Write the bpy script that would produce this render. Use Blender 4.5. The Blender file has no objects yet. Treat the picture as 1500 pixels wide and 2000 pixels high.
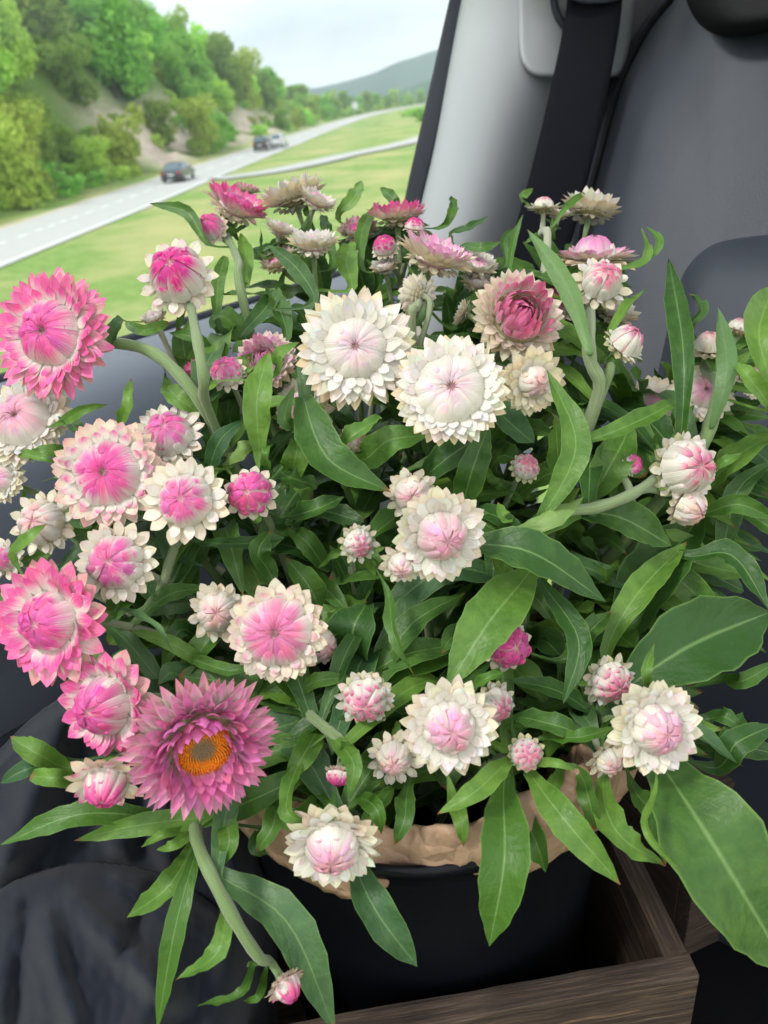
import bpy, math, random
import numpy as np
from mathutils import Vector, Matrix, noise

rng = random.Random(7)
scene = bpy.context.scene
COL = scene.collection

# ------------------------------------------------------------------ camera
F_PX = 1540.0                       # focal length in pixels of the 1500x2000 photograph
PITCH, ROLL = math.radians(27.7), math.radians(5.0)
_f = Vector((0, math.cos(PITCH), -math.sin(PITCH)))
_r0 = Vector((1, 0, 0)); _u0 = _r0.cross(_f)
CR = math.cos(ROLL) * _r0 - math.sin(ROLL) * _u0
CU = math.sin(ROLL) * _r0 + math.cos(ROLL) * _u0
CF = _f
cam = bpy.data.cameras.new('camera')
cam.sensor_fit = 'VERTICAL'; cam.sensor_height = 36.0; cam.sensor_width = 27.0
cam.lens = F_PX / 2000 * 36
cam.clip_start = 0.02; cam.clip_end = 6000
cam.dof.use_dof = True; cam.dof.focus_distance = 0.44; cam.dof.aperture_fstop = 11.0
cam_o = bpy.data.objects.new('camera', cam); COL.objects.link(cam_o)
cam_o.matrix_world = Matrix(((CR.x, CU.x, -CF.x, 0), (CR.y, CU.y, -CF.y, 0), (CR.z, CU.z, -CF.z, 0), (0, 0, 0, 1)))
scene.camera = cam_o

# ------------------------------------------------------------------ sky, sun, exposure
SUN_EL, SUN_AZ = math.radians(55), math.radians(243)      # azimuth clockwise from +Y
world = bpy.data.worlds.new('World'); scene.world = world; world.use_nodes = True
wn = world.node_tree.nodes; wl = world.node_tree.links
for n in list(wn): wn.remove(n)
out = wn.new('ShaderNodeOutputWorld'); bg = wn.new('ShaderNodeBackground')
sky = wn.new('ShaderNodeTexSky'); sky.sky_type = 'NISHITA'; sky.sun_disc = False
sky.sun_elevation = SUN_EL; sky.sun_rotation = SUN_AZ; sky.dust_density = 2.0
tc = wn.new('ShaderNodeTexCoord'); mp = wn.new('ShaderNodeMapping'); mp.inputs['Scale'].default_value = (1.2, 1.2, 4.0)
nz = wn.new('ShaderNodeTexNoise'); nz.inputs['Scale'].default_value = 2.2; nz.inputs['Detail'].default_value = 6
cr = wn.new('ShaderNodeValToRGB'); cr.color_ramp.elements[0].position = 0.12; cr.color_ramp.elements[1].position = 0.46
mx = wn.new('ShaderNodeMix'); mx.data_type = 'RGBA'; mx.inputs['B'].default_value = (18.0, 18.1, 18.4, 1)
wl.new(tc.outputs['Generated'], mp.inputs['Vector']); wl.new(mp.outputs['Vector'], nz.inputs['Vector'])
wl.new(nz.outputs['Fac'], cr.inputs['Fac']); wl.new(cr.outputs['Color'], mx.inputs['Factor'])
wl.new(sky.outputs['Color'], mx.inputs['A']); wl.new(mx.outputs['Result'], bg.inputs['Color'])
bg.inputs['Strength'].default_value = 0.054
wl.new(bg.outputs['Background'], out.inputs['Surface'])
sun = bpy.data.lights.new('sun', 'SUN'); sun.energy = 1.5; sun.angle = math.radians(10); sun.color = (1.0, 0.96, 0.9)
sun_o = bpy.data.objects.new('sun', sun); COL.objects.link(sun_o)
_sd = Vector((math.sin(SUN_AZ) * math.cos(SUN_EL), math.cos(SUN_AZ) * math.cos(SUN_EL), math.sin(SUN_EL)))
sun_o.rotation_euler = _sd.to_track_quat('Z', 'Y').to_euler()
scene.view_settings.view_transform = 'Standard'; scene.view_settings.look = 'None'
scene.view_settings.exposure = 0.90; scene.view_settings.gamma = 1.0
scene.view_settings.use_curve_mapping = False
scene.render.engine = 'CYCLES'
scene.cycles.use_denoising = True
scene.cycles.max_bounces = 8; scene.cycles.transparent_max_bounces = 12
scene.cycles.caustics_reflective = False; scene.cycles.caustics_refractive = False

# ------------------------------------------------------------------ helpers
def P(x, y, d):
    """point seen at photo pixel (x, y) at depth d metres"""
    return CR * ((x - 750) / F_PX * d) - CU * ((y - 1000) / F_PX * d) + CF * d
def ray(x, y): return P(x, y, 1.0)
def ground(x, y, z):
    v = ray(x, y); return v * (z / v.z)
def project(p):
    d = p.dot(CF)
    return 750 + F_PX * p.dot(CR) / d, 1000 - F_PX * p.dot(CU) / d, d
def sm(a, b, x):
    t = min(1, max(0, (x - a) / (b - a))); return t * t * (3 - 2 * t)
def link(name, me, mat=None, parent=None, mtx=None):
    o = bpy.data.objects.new(name, me); COL.objects.link(o)
    if mat is not None and me is not None and len(me.materials) == 0: me.materials.append(mat)
    if parent is not None: o.parent = parent
    if mtx is not None: o.matrix_basis = mtx
    return o
def mesh(name, vs, fs, smooth=True, uvs=None):
    me = bpy.data.meshes.new(name); me.from_pydata([tuple(v) for v in vs], [], fs)
    if smooth: me.polygons.foreach_set('use_smooth', [True] * len(me.polygons))
    if uvs is not None:
        ul = me.uv_layers.new(name='UVMap')
        idx = np.empty(len(me.loops), dtype=np.int32); me.loops.foreach_get('vertex_index', idx)
        ul.data.foreach_set('uv', np.asarray(uvs, dtype=np.float32)[idx].ravel())
    me.update(); return me
def grid(name, nu, nv, fn, smooth=True, closed_u=False):
    vs, uv, fs = [], [], []
    for j in range(nv):
        for i in range(nu):
            u = i / (nu if closed_u else nu - 1); v = j / (nv - 1)
            vs.append(fn(u, v)); uv.append((u, v))
    for j in range(nv - 1):
        for i in range(nu if closed_u else nu - 1):
            k = (i + 1) % nu
            fs.append((j * nu + i, j * nu + k, (j + 1) * nu + k, (j + 1) * nu + i))
    return mesh(name, vs, fs, smooth, uv)
def catmull(pts, n):
    pts = [Vector(p) for p in pts]
    if len(pts) == 2: return [pts[0].lerp(pts[1], i / (n - 1)) for i in range(n)]
    q = [2 * pts[0] - pts[1]] + pts + [2 * pts[-1] - pts[-2]]
    outp = []; m = len(pts) - 1
    for i in range(n):
        t = i / (n - 1) * m; k = min(int(t), m - 1); t -= k
        a, b, c, d = q[k:k + 4]
        outp.append(0.5 * ((2 * b) + (c - a) * t + (2 * a - 5 * b + 4 * c - d) * t * t + (3 * b - a - 3 * c + d) * t ** 3))
    return outp
def tube_geo(path, radii, ns=8, caps=True):
    vs, fs, uv = [], [], []
    n = len(path); up = Vector((0.31, 0.17, 0.93))
    prev = None
    for i, p in enumerate(path):
        t = (path[min(i + 1, n - 1)] - path[max(i - 1, 0)]).normalized()
        a = (prev if prev is not None else up); a = (a - t * a.dot(t)).normalized(); prev = a
        b = t.cross(a)
        for k in range(ns):
            an = 2 * math.pi * k / ns
            vs.append(p + (a * math.cos(an) + b * math.sin(an)) * radii[i]); uv.append((k / ns, i / (n - 1)))
    for i in range(n - 1):
        for k in range(ns):
            l = (k + 1) % ns
            fs.append((i * ns + k, i * ns + l, (i + 1) * ns + l, (i + 1) * ns + k))
    if caps:
        fs.append(tuple(range(ns))[::-1]); fs.append(tuple((n - 1) * ns + k for k in range(ns)))
    return vs, fs, uv
def tube(name, path, radii, ns=8):
    v, f, u = tube_geo(path, radii, ns); return mesh(name, v, f, True, u)
def lathe(name, prof, ns=48):
    return grid(name, ns, len(prof), lambda u, v: (prof[round(v * (len(prof) - 1))][0] * math.cos(u * 2 * math.pi),
                prof[round(v * (len(prof) - 1))][0] * math.sin(u * 2 * math.pi), prof[round(v * (len(prof) - 1))][1]), closed_u=True)
def box_geo(sx, sy, sz, jit=0.0, bev=0.0):
    import bmesh
    bm = bmesh.new(); bmesh.ops.create_cube(bm, size=1)
    for v in bm.verts: v.co = Vector((v.co.x * sx, v.co.y * sy, v.co.z * sz))
    if bev > 0: bmesh.ops.bevel(bm, geom=bm.edges[:], offset=bev, segments=2, affect='EDGES', profile=0.6)
    return bm
def box(name, sx, sy, sz, bev=0.0, cuts=0, jit=0.0, smooth=False):
    import bmesh
    bm = box_geo(sx, sy, sz, bev=bev)
    if cuts:
        es = [e for e in bm.edges if abs((e.verts[0].co - e.verts[1].co).normalized()[0 if sx > sy else 1]) > .9 and e.calc_length() > 0.3 * max(sx, sy)]
        bmesh.ops.subdivide_edges(bm, edges=es, cuts=cuts)
        for v in bm.verts:
            n = noise.noise_vector(v.co * 31) * jit; v.co += Vector((n.x, n.y, n.z))
    me = bpy.data.meshes.new(name); bm.to_mesh(me); bm.free()
    if smooth: me.polygons.foreach_set('use_smooth', [True] * len(me.polygons))
    return me
def tag(o, label=None, cat=None, group=None, kind=None):
    if label: o['label'] = label
    if cat: o['category'] = cat
    if group: o['group'] = group
    if kind: o['kind'] = kind
    return o
def empty(name, loc=(0, 0, 0)):
    o = bpy.data.objects.new(name, None); COL.objects.link(o); o.location = loc; o.empty_display_size = .02; return o
def solid(o, th, off=0):
    m = o.modifiers.new('solid', 'SOLIDIFY'); m.thickness = th; m.offset = off; return o

# ------------------------------------------------------------------ materials
def newmat(name):
    m = bpy.data.materials.new(name); m.use_nodes = True
    nt = m.node_tree; return m, nt.nodes, nt.links, nt.nodes['Principled BSDF']
def N(nodes, t, **kw):
    n = nodes.new(t)
    for k, v in kw.items():
        if k.startswith('i_'):
            n.inputs[k[2:].replace('_', ' ')].default_value = v
        else: setattr(n, k, v)
    return n
def math_n(nodes, links, op, a, b=None, c=None, clamp=False):
    n = nodes.new('ShaderNodeMath'); n.operation = op; n.use_clamp = clamp
    for i, v in enumerate((a, b, c)):
        if v is None: continue
        if isinstance(v, (int, float)): n.inputs[i].default_value = v
        else: links.new(v, n.inputs[i])
    return n.outputs[0]
def mixc(nodes, links, fac, a, b, blend='MIX'):
    n = nodes.new('ShaderNodeMix'); n.data_type = 'RGBA'; n.blend_type = blend
    for key, v in (('Factor', fac), ('A', a), ('B', b)):
        if isinstance(v, (int, float)): n.inputs[key].default_value = v
        elif isinstance(v, tuple): n.inputs[key].default_value = v if len(v) == 4 else v + (1,)
        else: links.new(v, n.inputs[key])
    return n.outputs['Result']
def ramp(nodes, links, fac, stops):
    n = nodes.new('ShaderNodeValToRGB'); e = n.color_ramp.elements
    while len(e) < len(stops): e.new(0.5)
    for el, (p, c) in zip(e, stops): el.position = p; el.color = c if len(c) == 4 else c + (1,)
    links.new(fac, n.inputs['Fac']); return n.outputs['Color']
def bump(nodes, links, h, bsdf, strength=.3, dist=.002):
    b = nodes.new('ShaderNodeBump'); b.inputs['Strength'].default_value = strength; b.inputs['Distance'].default_value = dist
    links.new(h, b.inputs['Height']); links.new(b.outputs['Normal'], bsdf.inputs['Normal']); return b
def noise_t(nodes, links, vec, scale, detail=4, rough=.55):
    n = N(nodes, 'ShaderNodeTexNoise'); n.inputs['Scale'].default_value = scale; n.inputs['Detail'].default_value = detail; n.inputs['Roughness'].default_value = rough
    if vec is not None: links.new(vec, n.inputs['Vector'])
    return n.outputs['Fac']
def mapped(nodes, links, src, sc):
    m = nodes.new('ShaderNodeMapping'); m.inputs['Scale'].default_value = sc; links.new(src, m.inputs['Vector']); return m.outputs['Vector']

def petal_material(name, base):
    """papery bract: pale claw, tint of the object's own colour from the middle to the tip"""
    m, n, l, b = newmat(name)
    oi = N(n, 'ShaderNodeObjectInfo'); uvn = N(n, 'ShaderNodeUVMap'); sp = N(n, 'ShaderNodeSeparateXYZ')
    l.new(uvn.outputs['UV'], sp.inputs[0])
    u, v = sp.outputs['X'], sp.outputs['Y']
    e = math_n(n, l, 'ABSOLUTE', math_n(n, l, 'MULTIPLY_ADD', u, 2.0, -1.0))
    add = N(n, 'ShaderNodeVectorMath', operation='ADD'); l.new(mapped(n, l, uvn.outputs['UV'], (11, .8, 1)), add.inputs[0])
    rv = math_n(n, l, 'MULTIPLY', oi.outputs['Random'], 37.0)
    cx = N(n, 'ShaderNodeCombineXYZ'); l.new(rv, cx.inputs[0]); l.new(rv, cx.inputs[1]); l.new(cx.outputs[0], add.inputs[1])
    st = noise_t(n, l, add.outputs[0], 1.0, 3)
    vj = math_n(n, l, 'ADD', v, math_n(n, l, 'MULTIPLY_ADD', st, .44, -.22))
    vj = math_n(n, l, 'SUBTRACT', vj, math_n(n, l, 'MULTIPLY', math_n(n, l, 'POWER', e, 2.2), .13))
    mr = N(n, 'ShaderNodeMapRange', interpolation_type='SMOOTHSTEP')
    l.new(vj, mr.inputs['Value']); l.new(math_n(n, l, 'SUBTRACT', oi.outputs['Alpha'], .24), mr.inputs['From Min'])
    l.new(math_n(n, l, 'ADD', oi.outputs['Alpha'], .34), mr.inputs['From Max'])
    bc = mixc(n, l, mr.outputs['Result'], base, oi.outputs['Color'])
    hv = N(n, 'ShaderNodeHueSaturation'); l.new(bc, hv.inputs['Color'])
    l.new(math_n(n, l, 'MULTIPLY_ADD', oi.outputs['Random'], .22, .86), hv.inputs['Value'])
    l.new(math_n(n, l, 'MULTIPLY_ADD', st, .36, .84), hv.inputs['Saturation'])
    l.new(hv.outputs['Color'], b.inputs['Base Color'])
    b.inputs['Roughness'].default_value = .30; b.inputs['Specular IOR Level'].default_value = .5
    bp = bump(n, l, st, b, .6, .0010)
    tr = N(n, 'ShaderNodeBsdfTranslucent'); l.new(hv.outputs['Color'], tr.inputs['Color']); l.new(bp.outputs['Normal'], tr.inputs['Normal'])
    ms = N(n, 'ShaderNodeMixShader'); ms.inputs[0].default_value = .26
    l.new(b.outputs[0], ms.inputs[1]); l.new(tr.outputs[0], ms.inputs[2]); l.new(ms.outputs[0], n['Material Output'].inputs['Surface'])
    return m
M_PET = {'white': petal_material('petal_white', (.76, .73, .65)),
         'cream': petal_material('petal_cream', (.77, .69, .54)),
         'tan': petal_material('petal_tan', (.58, .45, .25)),
         'green': petal_material('petal_greenish', (.50, .52, .28))}

def leaf_material(name, dark, light, under):
    m, n, l, b = newmat(name)
    uvn = N(n, 'ShaderNodeUVMap'); sp = N(n, 'ShaderNodeSeparateXYZ'); l.new(uvn.outputs['UV'], sp.inputs[0])
    oi = N(n, 'ShaderNodeObjectInfo'); geo = N(n, 'ShaderNodeNewGeometry'); tc = N(n, 'ShaderNodeTexCoord')
    u, v = sp.outputs['X'], sp.outputs['Y']
    e = math_n(n, l, 'ABSOLUTE', math_n(n, l, 'MULTIPLY_ADD', u, 2.0, -1.0))
    n1 = noise_t(n, l, tc.outputs['Object'], 105, 4); n2 = noise_t(n, l, tc.outputs['Object'], 260, 4)
    fac = math_n(n, l, 'ADD', math_n(n, l, 'MULTIPLY_ADD', n1, 1.5, -.5), math_n(n, l, 'MULTIPLY_ADD', oi.outputs['Random'], 1.0, -.5), clamp=True)
    c = mixc(n, l, fac, dark, light)
    # veins: slanted ribs from the midrib
    vein = math_n(n, l, 'SINE', math_n(n, l, 'MULTIPLY', math_n(n, l, 'SUBTRACT', math_n(n, l, 'MULTIPLY', v, 9.0), math_n(n, l, 'MULTIPLY', e, 2.2)), 6.283))
    vein = math_n(n, l, 'POWER', math_n(n, l, 'MULTIPLY_ADD', vein, .5, .5), 8.0)
    c = mixc(n, l, math_n(n, l, 'MULTIPLY', vein, math_n(n, l, 'MULTIPLY', n1, .05)), c, light)
    rib = math_n(n, l, 'SUBTRACT', 1.0, math_n(n, l, 'SMOOTH_MIN', math_n(n, l, 'MULTIPLY', e, 14.0), 1.0, .3), clamp=True)
    c = mixc(n, l, math_n(n, l, 'MULTIPLY', rib, .55), c, (.22, .36, .12))
    edge = math_n(n, l, 'MULTIPLY_ADD', e, 14.0, -13.0, clamp=True)
    c = mixc(n, l, math_n(n, l, 'MULTIPLY', edge, .45), c, (.20, .34, .08))
    brown = math_n(n, l, 'MULTIPLY_ADD', noise_t(n, l, tc.outputs['Object'], 34, 2), 14.0, -10.4, clamp=True)
    c = mixc(n, l, math_n(n, l, 'MULTIPLY', brown, .55), c, (.12, .07, .025))
    tip = math_n(n, l, 'MULTIPLY_ADD', v, 30.0, -28.6, clamp=True)
    c = mixc(n, l, math_n(n, l, 'MULTIPLY', tip, math_n(n, l, 'GREATER_THAN', oi.outputs['Random'], .55)), c, (.20, .09, .03))
    c = mixc(n, l, math_n(n, l, 'MULTIPLY', geo.outputs['Backfacing'], .6), c, under)
    l.new(c, b.inputs['Base Color'])
    l.new(math_n(n, l, 'MULTIPLY_ADD', n2, .30, .30), b.inputs['Roughness']); b.inputs['Specular IOR Level'].default_value = .34
    hgt = math_n(n, l, 'ADD', math_n(n, l, 'MULTIPLY', n1, 1.0), math_n(n, l, 'ADD', math_n(n, l, 'MULTIPLY', vein, -.05), math_n(n, l, 'MULTIPLY', n2, .25)))
    bp = bump(n, l, hgt, b, .5, .0026)
    tr = N(n, 'ShaderNodeBsdfTranslucent'); l.new(mixc(n, l, .5, c, (.14, .32, .03)), tr.inputs['Color'])
    ms = N(n, 'ShaderNodeMixShader'); ms.inputs[0].default_value = .16
    l.new(b.outputs[0], ms.inputs[1]); l.new(tr.outputs[0], ms.inputs[2]); l.new(ms.outputs[0], n['Material Output'].inputs['Surface'])
    return m
M_LEAF = {'d': leaf_material('leaf_dark_green', (.026, .080, .014), (.078, .170, .030), (.10, .17, .09)),
          'm': leaf_material('leaf_mid_green', (.050, .130, .016), (.140, .265, .042), (.13, .22, .10)),
          'y': leaf_material('leaf_yellow_green', (.070, .170, .025), (.170, .300, .060), (.20, .30, .10)),
          'g': leaf_material('leaf_grey_green', (.036, .095, .034), (.090, .180, .065), (.14, .22, .12))}
def stem_material():
    m, n, l, b = newmat('stem_green')
    tc = N(n, 'ShaderNodeTexCoord'); oi = N(n, 'ShaderNodeObjectInfo')
    f = noise_t(n, l, mapped(n, l, tc.outputs['UV'], (20, 1.2, 1)), 2, 5)
    c = mixc(n, l, f, (.045, .105, .022), (.21, .31, .10))
    c = mixc(n, l, math_n(n, l, 'MULTIPLY', math_n(n, l, 'POWER', oi.outputs['Random'], 2.5), .75), c, (.40, .40, .30))
    l.new(c, b.inputs['Base Color']); b.inputs['Roughness'].default_value = .5
    b.inputs['Sheen Weight'].default_value = .3; bump(n, l, f, b, .7, .0012); return m
M_STEM = stem_material()
def simple(name, col, rough=.5, spec=.5, nscale=None, namp=.15, bstr=0, bdist=.001, coords='Object', sheen=0, metal=0, coat=0):
    m, n, l, b = newmat(name)
    b.inputs['Roughness'].default_value = rough; b.inputs['Specular IOR Level'].default_value = spec; b.inputs['Metallic'].default_value = metal
    b.inputs['Sheen Weight'].default_value = sheen; b.inputs['Coat Weight'].default_value = coat
    if nscale:
        tc = N(n, 'ShaderNodeTexCoord'); f = noise_t(n, l, tc.outputs[coords], nscale, 5)
        c = mixc(n, l, f, tuple(x * (1 - namp) for x in col), tuple(min(1, x * (1 + namp)) for x in col))
        l.new(c, b.inputs['Base Color'])
        if bstr: bump(n, l, f, b, bstr, bdist)
    else: b.inputs['Base Color'].default_value = col + (1,)
    return m

# ================================================================== OUTSIDE
GZ = -5.0                                       # the far roadside lies about 5 m below the camera
road_px = [(0, 478), (180, 414), (360, 348), (530, 287), (640, 248)]
rc = [ground(x, y, GZ) for x, y in road_px]
rc = [rc[0] * 1 + (rc[0] - rc[1]).normalized() * 60, rc[0] + (rc[0] - rc[1]).normalized() * 25] + rc
_e = (rc[-1] - rc[-3]).normalized(); _e.z = 0
for k in range(1, 8):                           # the road bends slightly right into the valley
    a = -0.028 * k; _e = Vector((_e.x * math.cos(a) - _e.y * math.sin(a), _e.x * math.sin(a) + _e.y * math.cos(a), 0)).normalized()
    rc.append(rc[-1] + _e * 85)
for p in rc: p.z = GZ
ROADC = catmull(rc, 160)
RC = np.array([(p.x, p.y) for p in ROADC])
def road_s(x, y):
    """signed distance from the road centre line, positive on the hill side, and the distance along it"""
    d = (RC[:, 0] - x) ** 2 + (RC[:, 1] - y) ** 2; i = int(d.argmin()); j = min(i + 1, len(RC) - 1); k = max(i - 1, 0)
    tx, ty = RC[j] - RC[k]; ll = math.hypot(tx, ty)
    s = ((x - RC[i, 0]) * -ty + (y - RC[i, 1]) * tx) / ll
    return s, i / (len(RC) - 1), math.sqrt(d[i])
def bare(x, y):
    """rocky cut beside the road"""
    s, t, _ = road_s(x, y)
    return sm(4.5, 6.5, s) * (1 - sm(12, 17, s)) * sm(86, 98, y) * (1 - sm(190, 260, y)) * sm(-.22, .12, noise.noise(Vector((x * .13, y * .07, 2))) + .16)
def height(x, y):
    s, t, dist = road_s(x, y)
    if s < 0: dist = -dist
    else: s = dist
    z = GZ
    if dist > 5:
        q = dist - 5
        fy = 1 - .70 * sm(90, 300, y) - .30 * sm(280, 460, y)
        z += fy * (0.95 * q * sm(0, 16, q) if q < 16 else 15.2 + (q - 16) * .55)
        if z > GZ + 42: z = GZ + 42 + (z - GZ - 42) * .15
        z += noise.noise(Vector((x * .05, y * .05, 0))) * 1.6 * sm(0, 12, q)
        if q < 40:
            bz = bare(x, y); z += bz * (noise.noise(Vector((x * .3, y * .3, z * .5))) * 2.6 + .9 * math.sin(z * 2.3))
    r = math.hypot(x, y)
    near = 1 - sm(4, 15, r)
    z = z * (1 - near) + (-1.3) * near
    if s < -4: z += noise.noise(Vector((x * .06, y * .06, 3))) * .35 * sm(4, 9, -s)
    return z
xs = sorted(set([-260, -220, -180, -150, -125, -105, -90] + [x * 2.5 for x in range(-32, 17)] + [50, 62, 80, 105, 140, 190, 260, 360, 520, 760]))
ys = sorted(set([-40, -25, -15] + [y * 2.2 for y in range(-4, 48)] + [108 + k * 6 for k in range(0, 26)] + [270 + k * 20 for k in range(0, 20)] + [700, 800, 950, 1150, 1400, 1800]))
vs = [(x, y, height(x, y)) for y in ys for x in xs]
nx = len(xs)
fs = [(j * nx + i, j * nx + i + 1, (j + 1) * nx + i + 1, (j + 1) * nx + i) for j in range(len(ys) - 1) for i in range(nx - 1)]
gme = mesh('ground', vs, fs)
ba = gme.attributes.new('bare', 'FLOAT', 'POINT'); ba.data.foreach_set('value', [bare(v[0], v[1]) for v in vs])
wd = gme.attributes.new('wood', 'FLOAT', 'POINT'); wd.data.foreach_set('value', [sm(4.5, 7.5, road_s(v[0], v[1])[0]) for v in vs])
m, n, l, b = newmat('ground_grass_rock')
tc = N(n, 'ShaderNodeTexCoord'); at = N(n, 'ShaderNodeAttribute', attribute_name='bare'); aw = N(n, 'ShaderNodeAttribute', attribute_name='wood')
f1 = noise_t(n, l, tc.outputs['Object'], .16, 6, .6); f2 = noise_t(n, l, tc.outputs['Object'], 1.4, 8, .75)
f3 = noise_t(n, l, mapped(n, l, tc.outputs['Object'], (.5, .5, 4)), .9, 6, .7)
g = mixc(n, l, math_n(n, l, 'MULTIPLY_ADD', f2, 2.4, -.7, clamp=True), (.13, .25, .05), (.30, .41, .13))
g = mixc(n, l, math_n(n, l, 'MULTIPLY_ADD', f1, 4.5, -1.9, clamp=True), g, (.42, .41, .18))
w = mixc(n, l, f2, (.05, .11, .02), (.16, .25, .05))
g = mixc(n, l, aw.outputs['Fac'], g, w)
rk = ramp(n, l, f3, [(.25, (.36, .27, .21)), (.42, (.56, .45, .38)), (.6, (.68, .56, .48)), (.75, (.46, .42, .24))])
g = mixc(n, l, math_n(n, l, 'MULTIPLY', at.outputs['Fac'], math_n(n, l, 'MULTIPLY_ADD', f1, 2.4, -.1, clamp=True)), g, rk)
l.new(g, b.inputs['Base Color']); b.inputs['Roughness'].default_value = .9; b.inputs['Specular IOR Level'].default_value = .1
bump(n, l, f2, b, .6, .25)
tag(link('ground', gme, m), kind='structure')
# roads
M_ROAD = simple('pale_asphalt', (.47, .465, .46), .85, .2, 1.6, .10)
M_LINE = simple('road_line_white', (.75, .75, .73), .7, .3, 3, .12)
M_LINEY = simple('road_line_yellow', (.62, .42, .06), .7, .3, 3, .12)
def strip(name, line, o0, o1, dz, mat, kind='structure', parent=None, seg=None):
    vs, fs = [], []
    for i, p in enumerate(line):
        t = (line[min(i + 1, len(line) - 1)] - line[max(i - 1, 0)]); t.z = 0; t.normalize(); nrm = Vector((-t.y, t.x, 0))
        for o in (o0, o1):
            q = p + nrm * o; vs.append((q.x, q.y, q.z + dz))
    for i in range(len(line) - 1):
        if seg and (i // seg) % 2: continue
        fs.append((2 * i, 2 * i + 1, 2 * i + 3, 2 * i + 2))
    o = link(name, mesh(name, vs, fs, False), mat, parent); 
    if parent is None: tag(o, kind=kind)
    return o
road = strip('road', ROADC, -3.7, 3.7, .05, M_ROAD)
strip('edge_line', ROADC, -3.4, -3.2, .056, M_LINE, parent=road)
strip('edge_line', ROADC, 3.2, 3.4, .056, M_LINEY, parent=road)
strip('lane_line', catmull(ROADC, 480), -.1, .1, .056, M_LINE, parent=road, seg=3)
r2 = [ground(x, y, GZ) for x, y in ((420, 352), (540, 335), (680, 305), (830, 272), (980, 236))]
for p in r2: p.z = GZ
ramp_line = catmull(r2, 60)
for p in ramp_line: p.z = max(GZ, height(p.x, p.y)) + .12
strip('ramp_road', ramp_line, -1.7, 1.7, .0, M_ROAD)

# ---- trees
M_BARK = simple('bark', (.10, .075, .05), .9, .2, 6, .4, .5, .02)
def crown_mat(name, c0, c1):
    m, n, l, b = newmat(name)
    oi = N(n, 'ShaderNodeObjectInfo'); tc = N(n, 'ShaderNodeTexCoord')
    f = noise_t(n, l, tc.outputs['Object'], .9, 4); 
    c = mixc(n, l, math_n(n, l, 'MULTIPLY_ADD', f, 2.2, -.6, clamp=True), c0, c1)
    hv = N(n, 'ShaderNodeHueSaturation'); l.new(c, hv.inputs['Color'])
    l.new(math_n(n, l, 'MULTIPLY_ADD', oi.outputs['Random'], .05, .485), hv.inputs['Hue']); l.new(math_n(n, l, 'MULTIPLY_ADD', oi.outputs['Random'], .6, .95), hv.inputs['Value'])
    l.new(hv.outputs['Color'], b.inputs['Base Color']); b.inputs['Roughness'].default_value = .7; b.inputs['Specular IOR Level'].default_value = .2
    tr = N(n, 'ShaderNodeBsdfTranslucent'); l.new(hv.outputs['Color'], tr.inputs['Color'])
    ms = N(n, 'ShaderNodeMixShader'); ms.inputs[0].default_value = .45
    l.new(b.outputs[0], ms.inputs[1]); l.new(tr.outputs[0], ms.inputs[2]); l.new(ms.outputs[0], n['Material Output'].inputs['Surface'])
    return m
M_CROWN = [crown_mat('crown_green', (.17, .31, .045), (.38, .54, .11)), crown_mat('crown_yellow_green', (.28, .41, .055), (.55, .66, .14)),
           crown_mat('crown_dark_green', (.13, .21, .04), (.28, .40, .09))]
def crown_mesh(seed, h, r, nl, leaf):
    q = random.Random(seed); lobes = []
    for k in range(12):
        a = q.uniform(0, 6.28); rr = r * q.uniform(.15, .62); z = h * q.uniform(.14, .86)
        lobes.append((rr * math.cos(a), rr * math.sin(a), z, r * q.uniform(.34, .58), h * q.uniform(.13, .22)))
    vs, fs = [], []
    for k in range(nl):
        cx, cy, cz, lr, lh = q.choice(lobes)
        d = Vector((q.gauss(0, 1), q.gauss(0, 1), q.gauss(0, 1))).normalized() * q.uniform(.6, 1.08)
        c = Vector((cx + d.x * lr, cy + d.y * lr, cz + d.z * lh))
        nrm = (d + Vector((q.uniform(-.8, .8), q.uniform(-.8, .8), q.uniform(-.2, 1)))).normalized()
        a = nrm.orthogonal().normalized(); bb = nrm.cross(a); s = leaf * q.uniform(.6, 1.5); th = q.uniform(0, 6.28)
        a, bb = a * math.cos(th) + bb * math.sin(th), bb * math.cos(th) - a * math.sin(th)
        i = len(vs); vs += [c - a * s, c - bb * s * .55 + nrm * s * .12, c + a * s, c + bb * s * .55 + nrm * s * .12]; fs.append((i, i + 1, i + 2, i + 3))
    return mesh('crown', vs, fs, False)
def trunk_mesh(h, r, seed):
    q = random.Random(seed); vs, fs = [], []
    def add(path, rad):
        v, f, _ = tube_geo(path, rad, 6); o = len(vs); vs.extend(v); fs.extend([tuple(i + o for i in x) for x in f])
    add(catmull([(0, 0, -.6), (.1, .05, h * .35), (0, 0, h * .8)], 8), [r * (1 - .1 * i) for i in range(8)])
    for k in range(5):
        a = q.uniform(0, 6.28); z = h * q.uniform(.3, .6); e = Vector((math.cos(a) * h * .2, math.sin(a) * h * .2, z + h * .2))
        add(catmull([(0, 0, z), e * .5 + Vector((0, 0, z * .5)), e], 5), [r * .5, r * .42, r * .34, r * .25, r * .15])
    return mesh('trunk', vs, fs)
CROWNS = [[crown_mesh(10 * k + j, 7.5 + j, 3.2 + .3 * k, 2600, .27) for j in range(2)] for k in range(3)]
for k in range(3):
    for c in CROWNS[k]: c.materials.append(M_CROWN[k])
TRUNK = trunk_mesh(6, .16, 3); TRUNK.materials.append(M_BARK)
SHRUB = [crown_mesh(90 + k, 2.0, 1.7, 420, .22) for k in range(2)]
SHRUB[0].materials.append(M_CROWN[0]); SHRUB[1].materials.append(M_CROWN[1])
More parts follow.
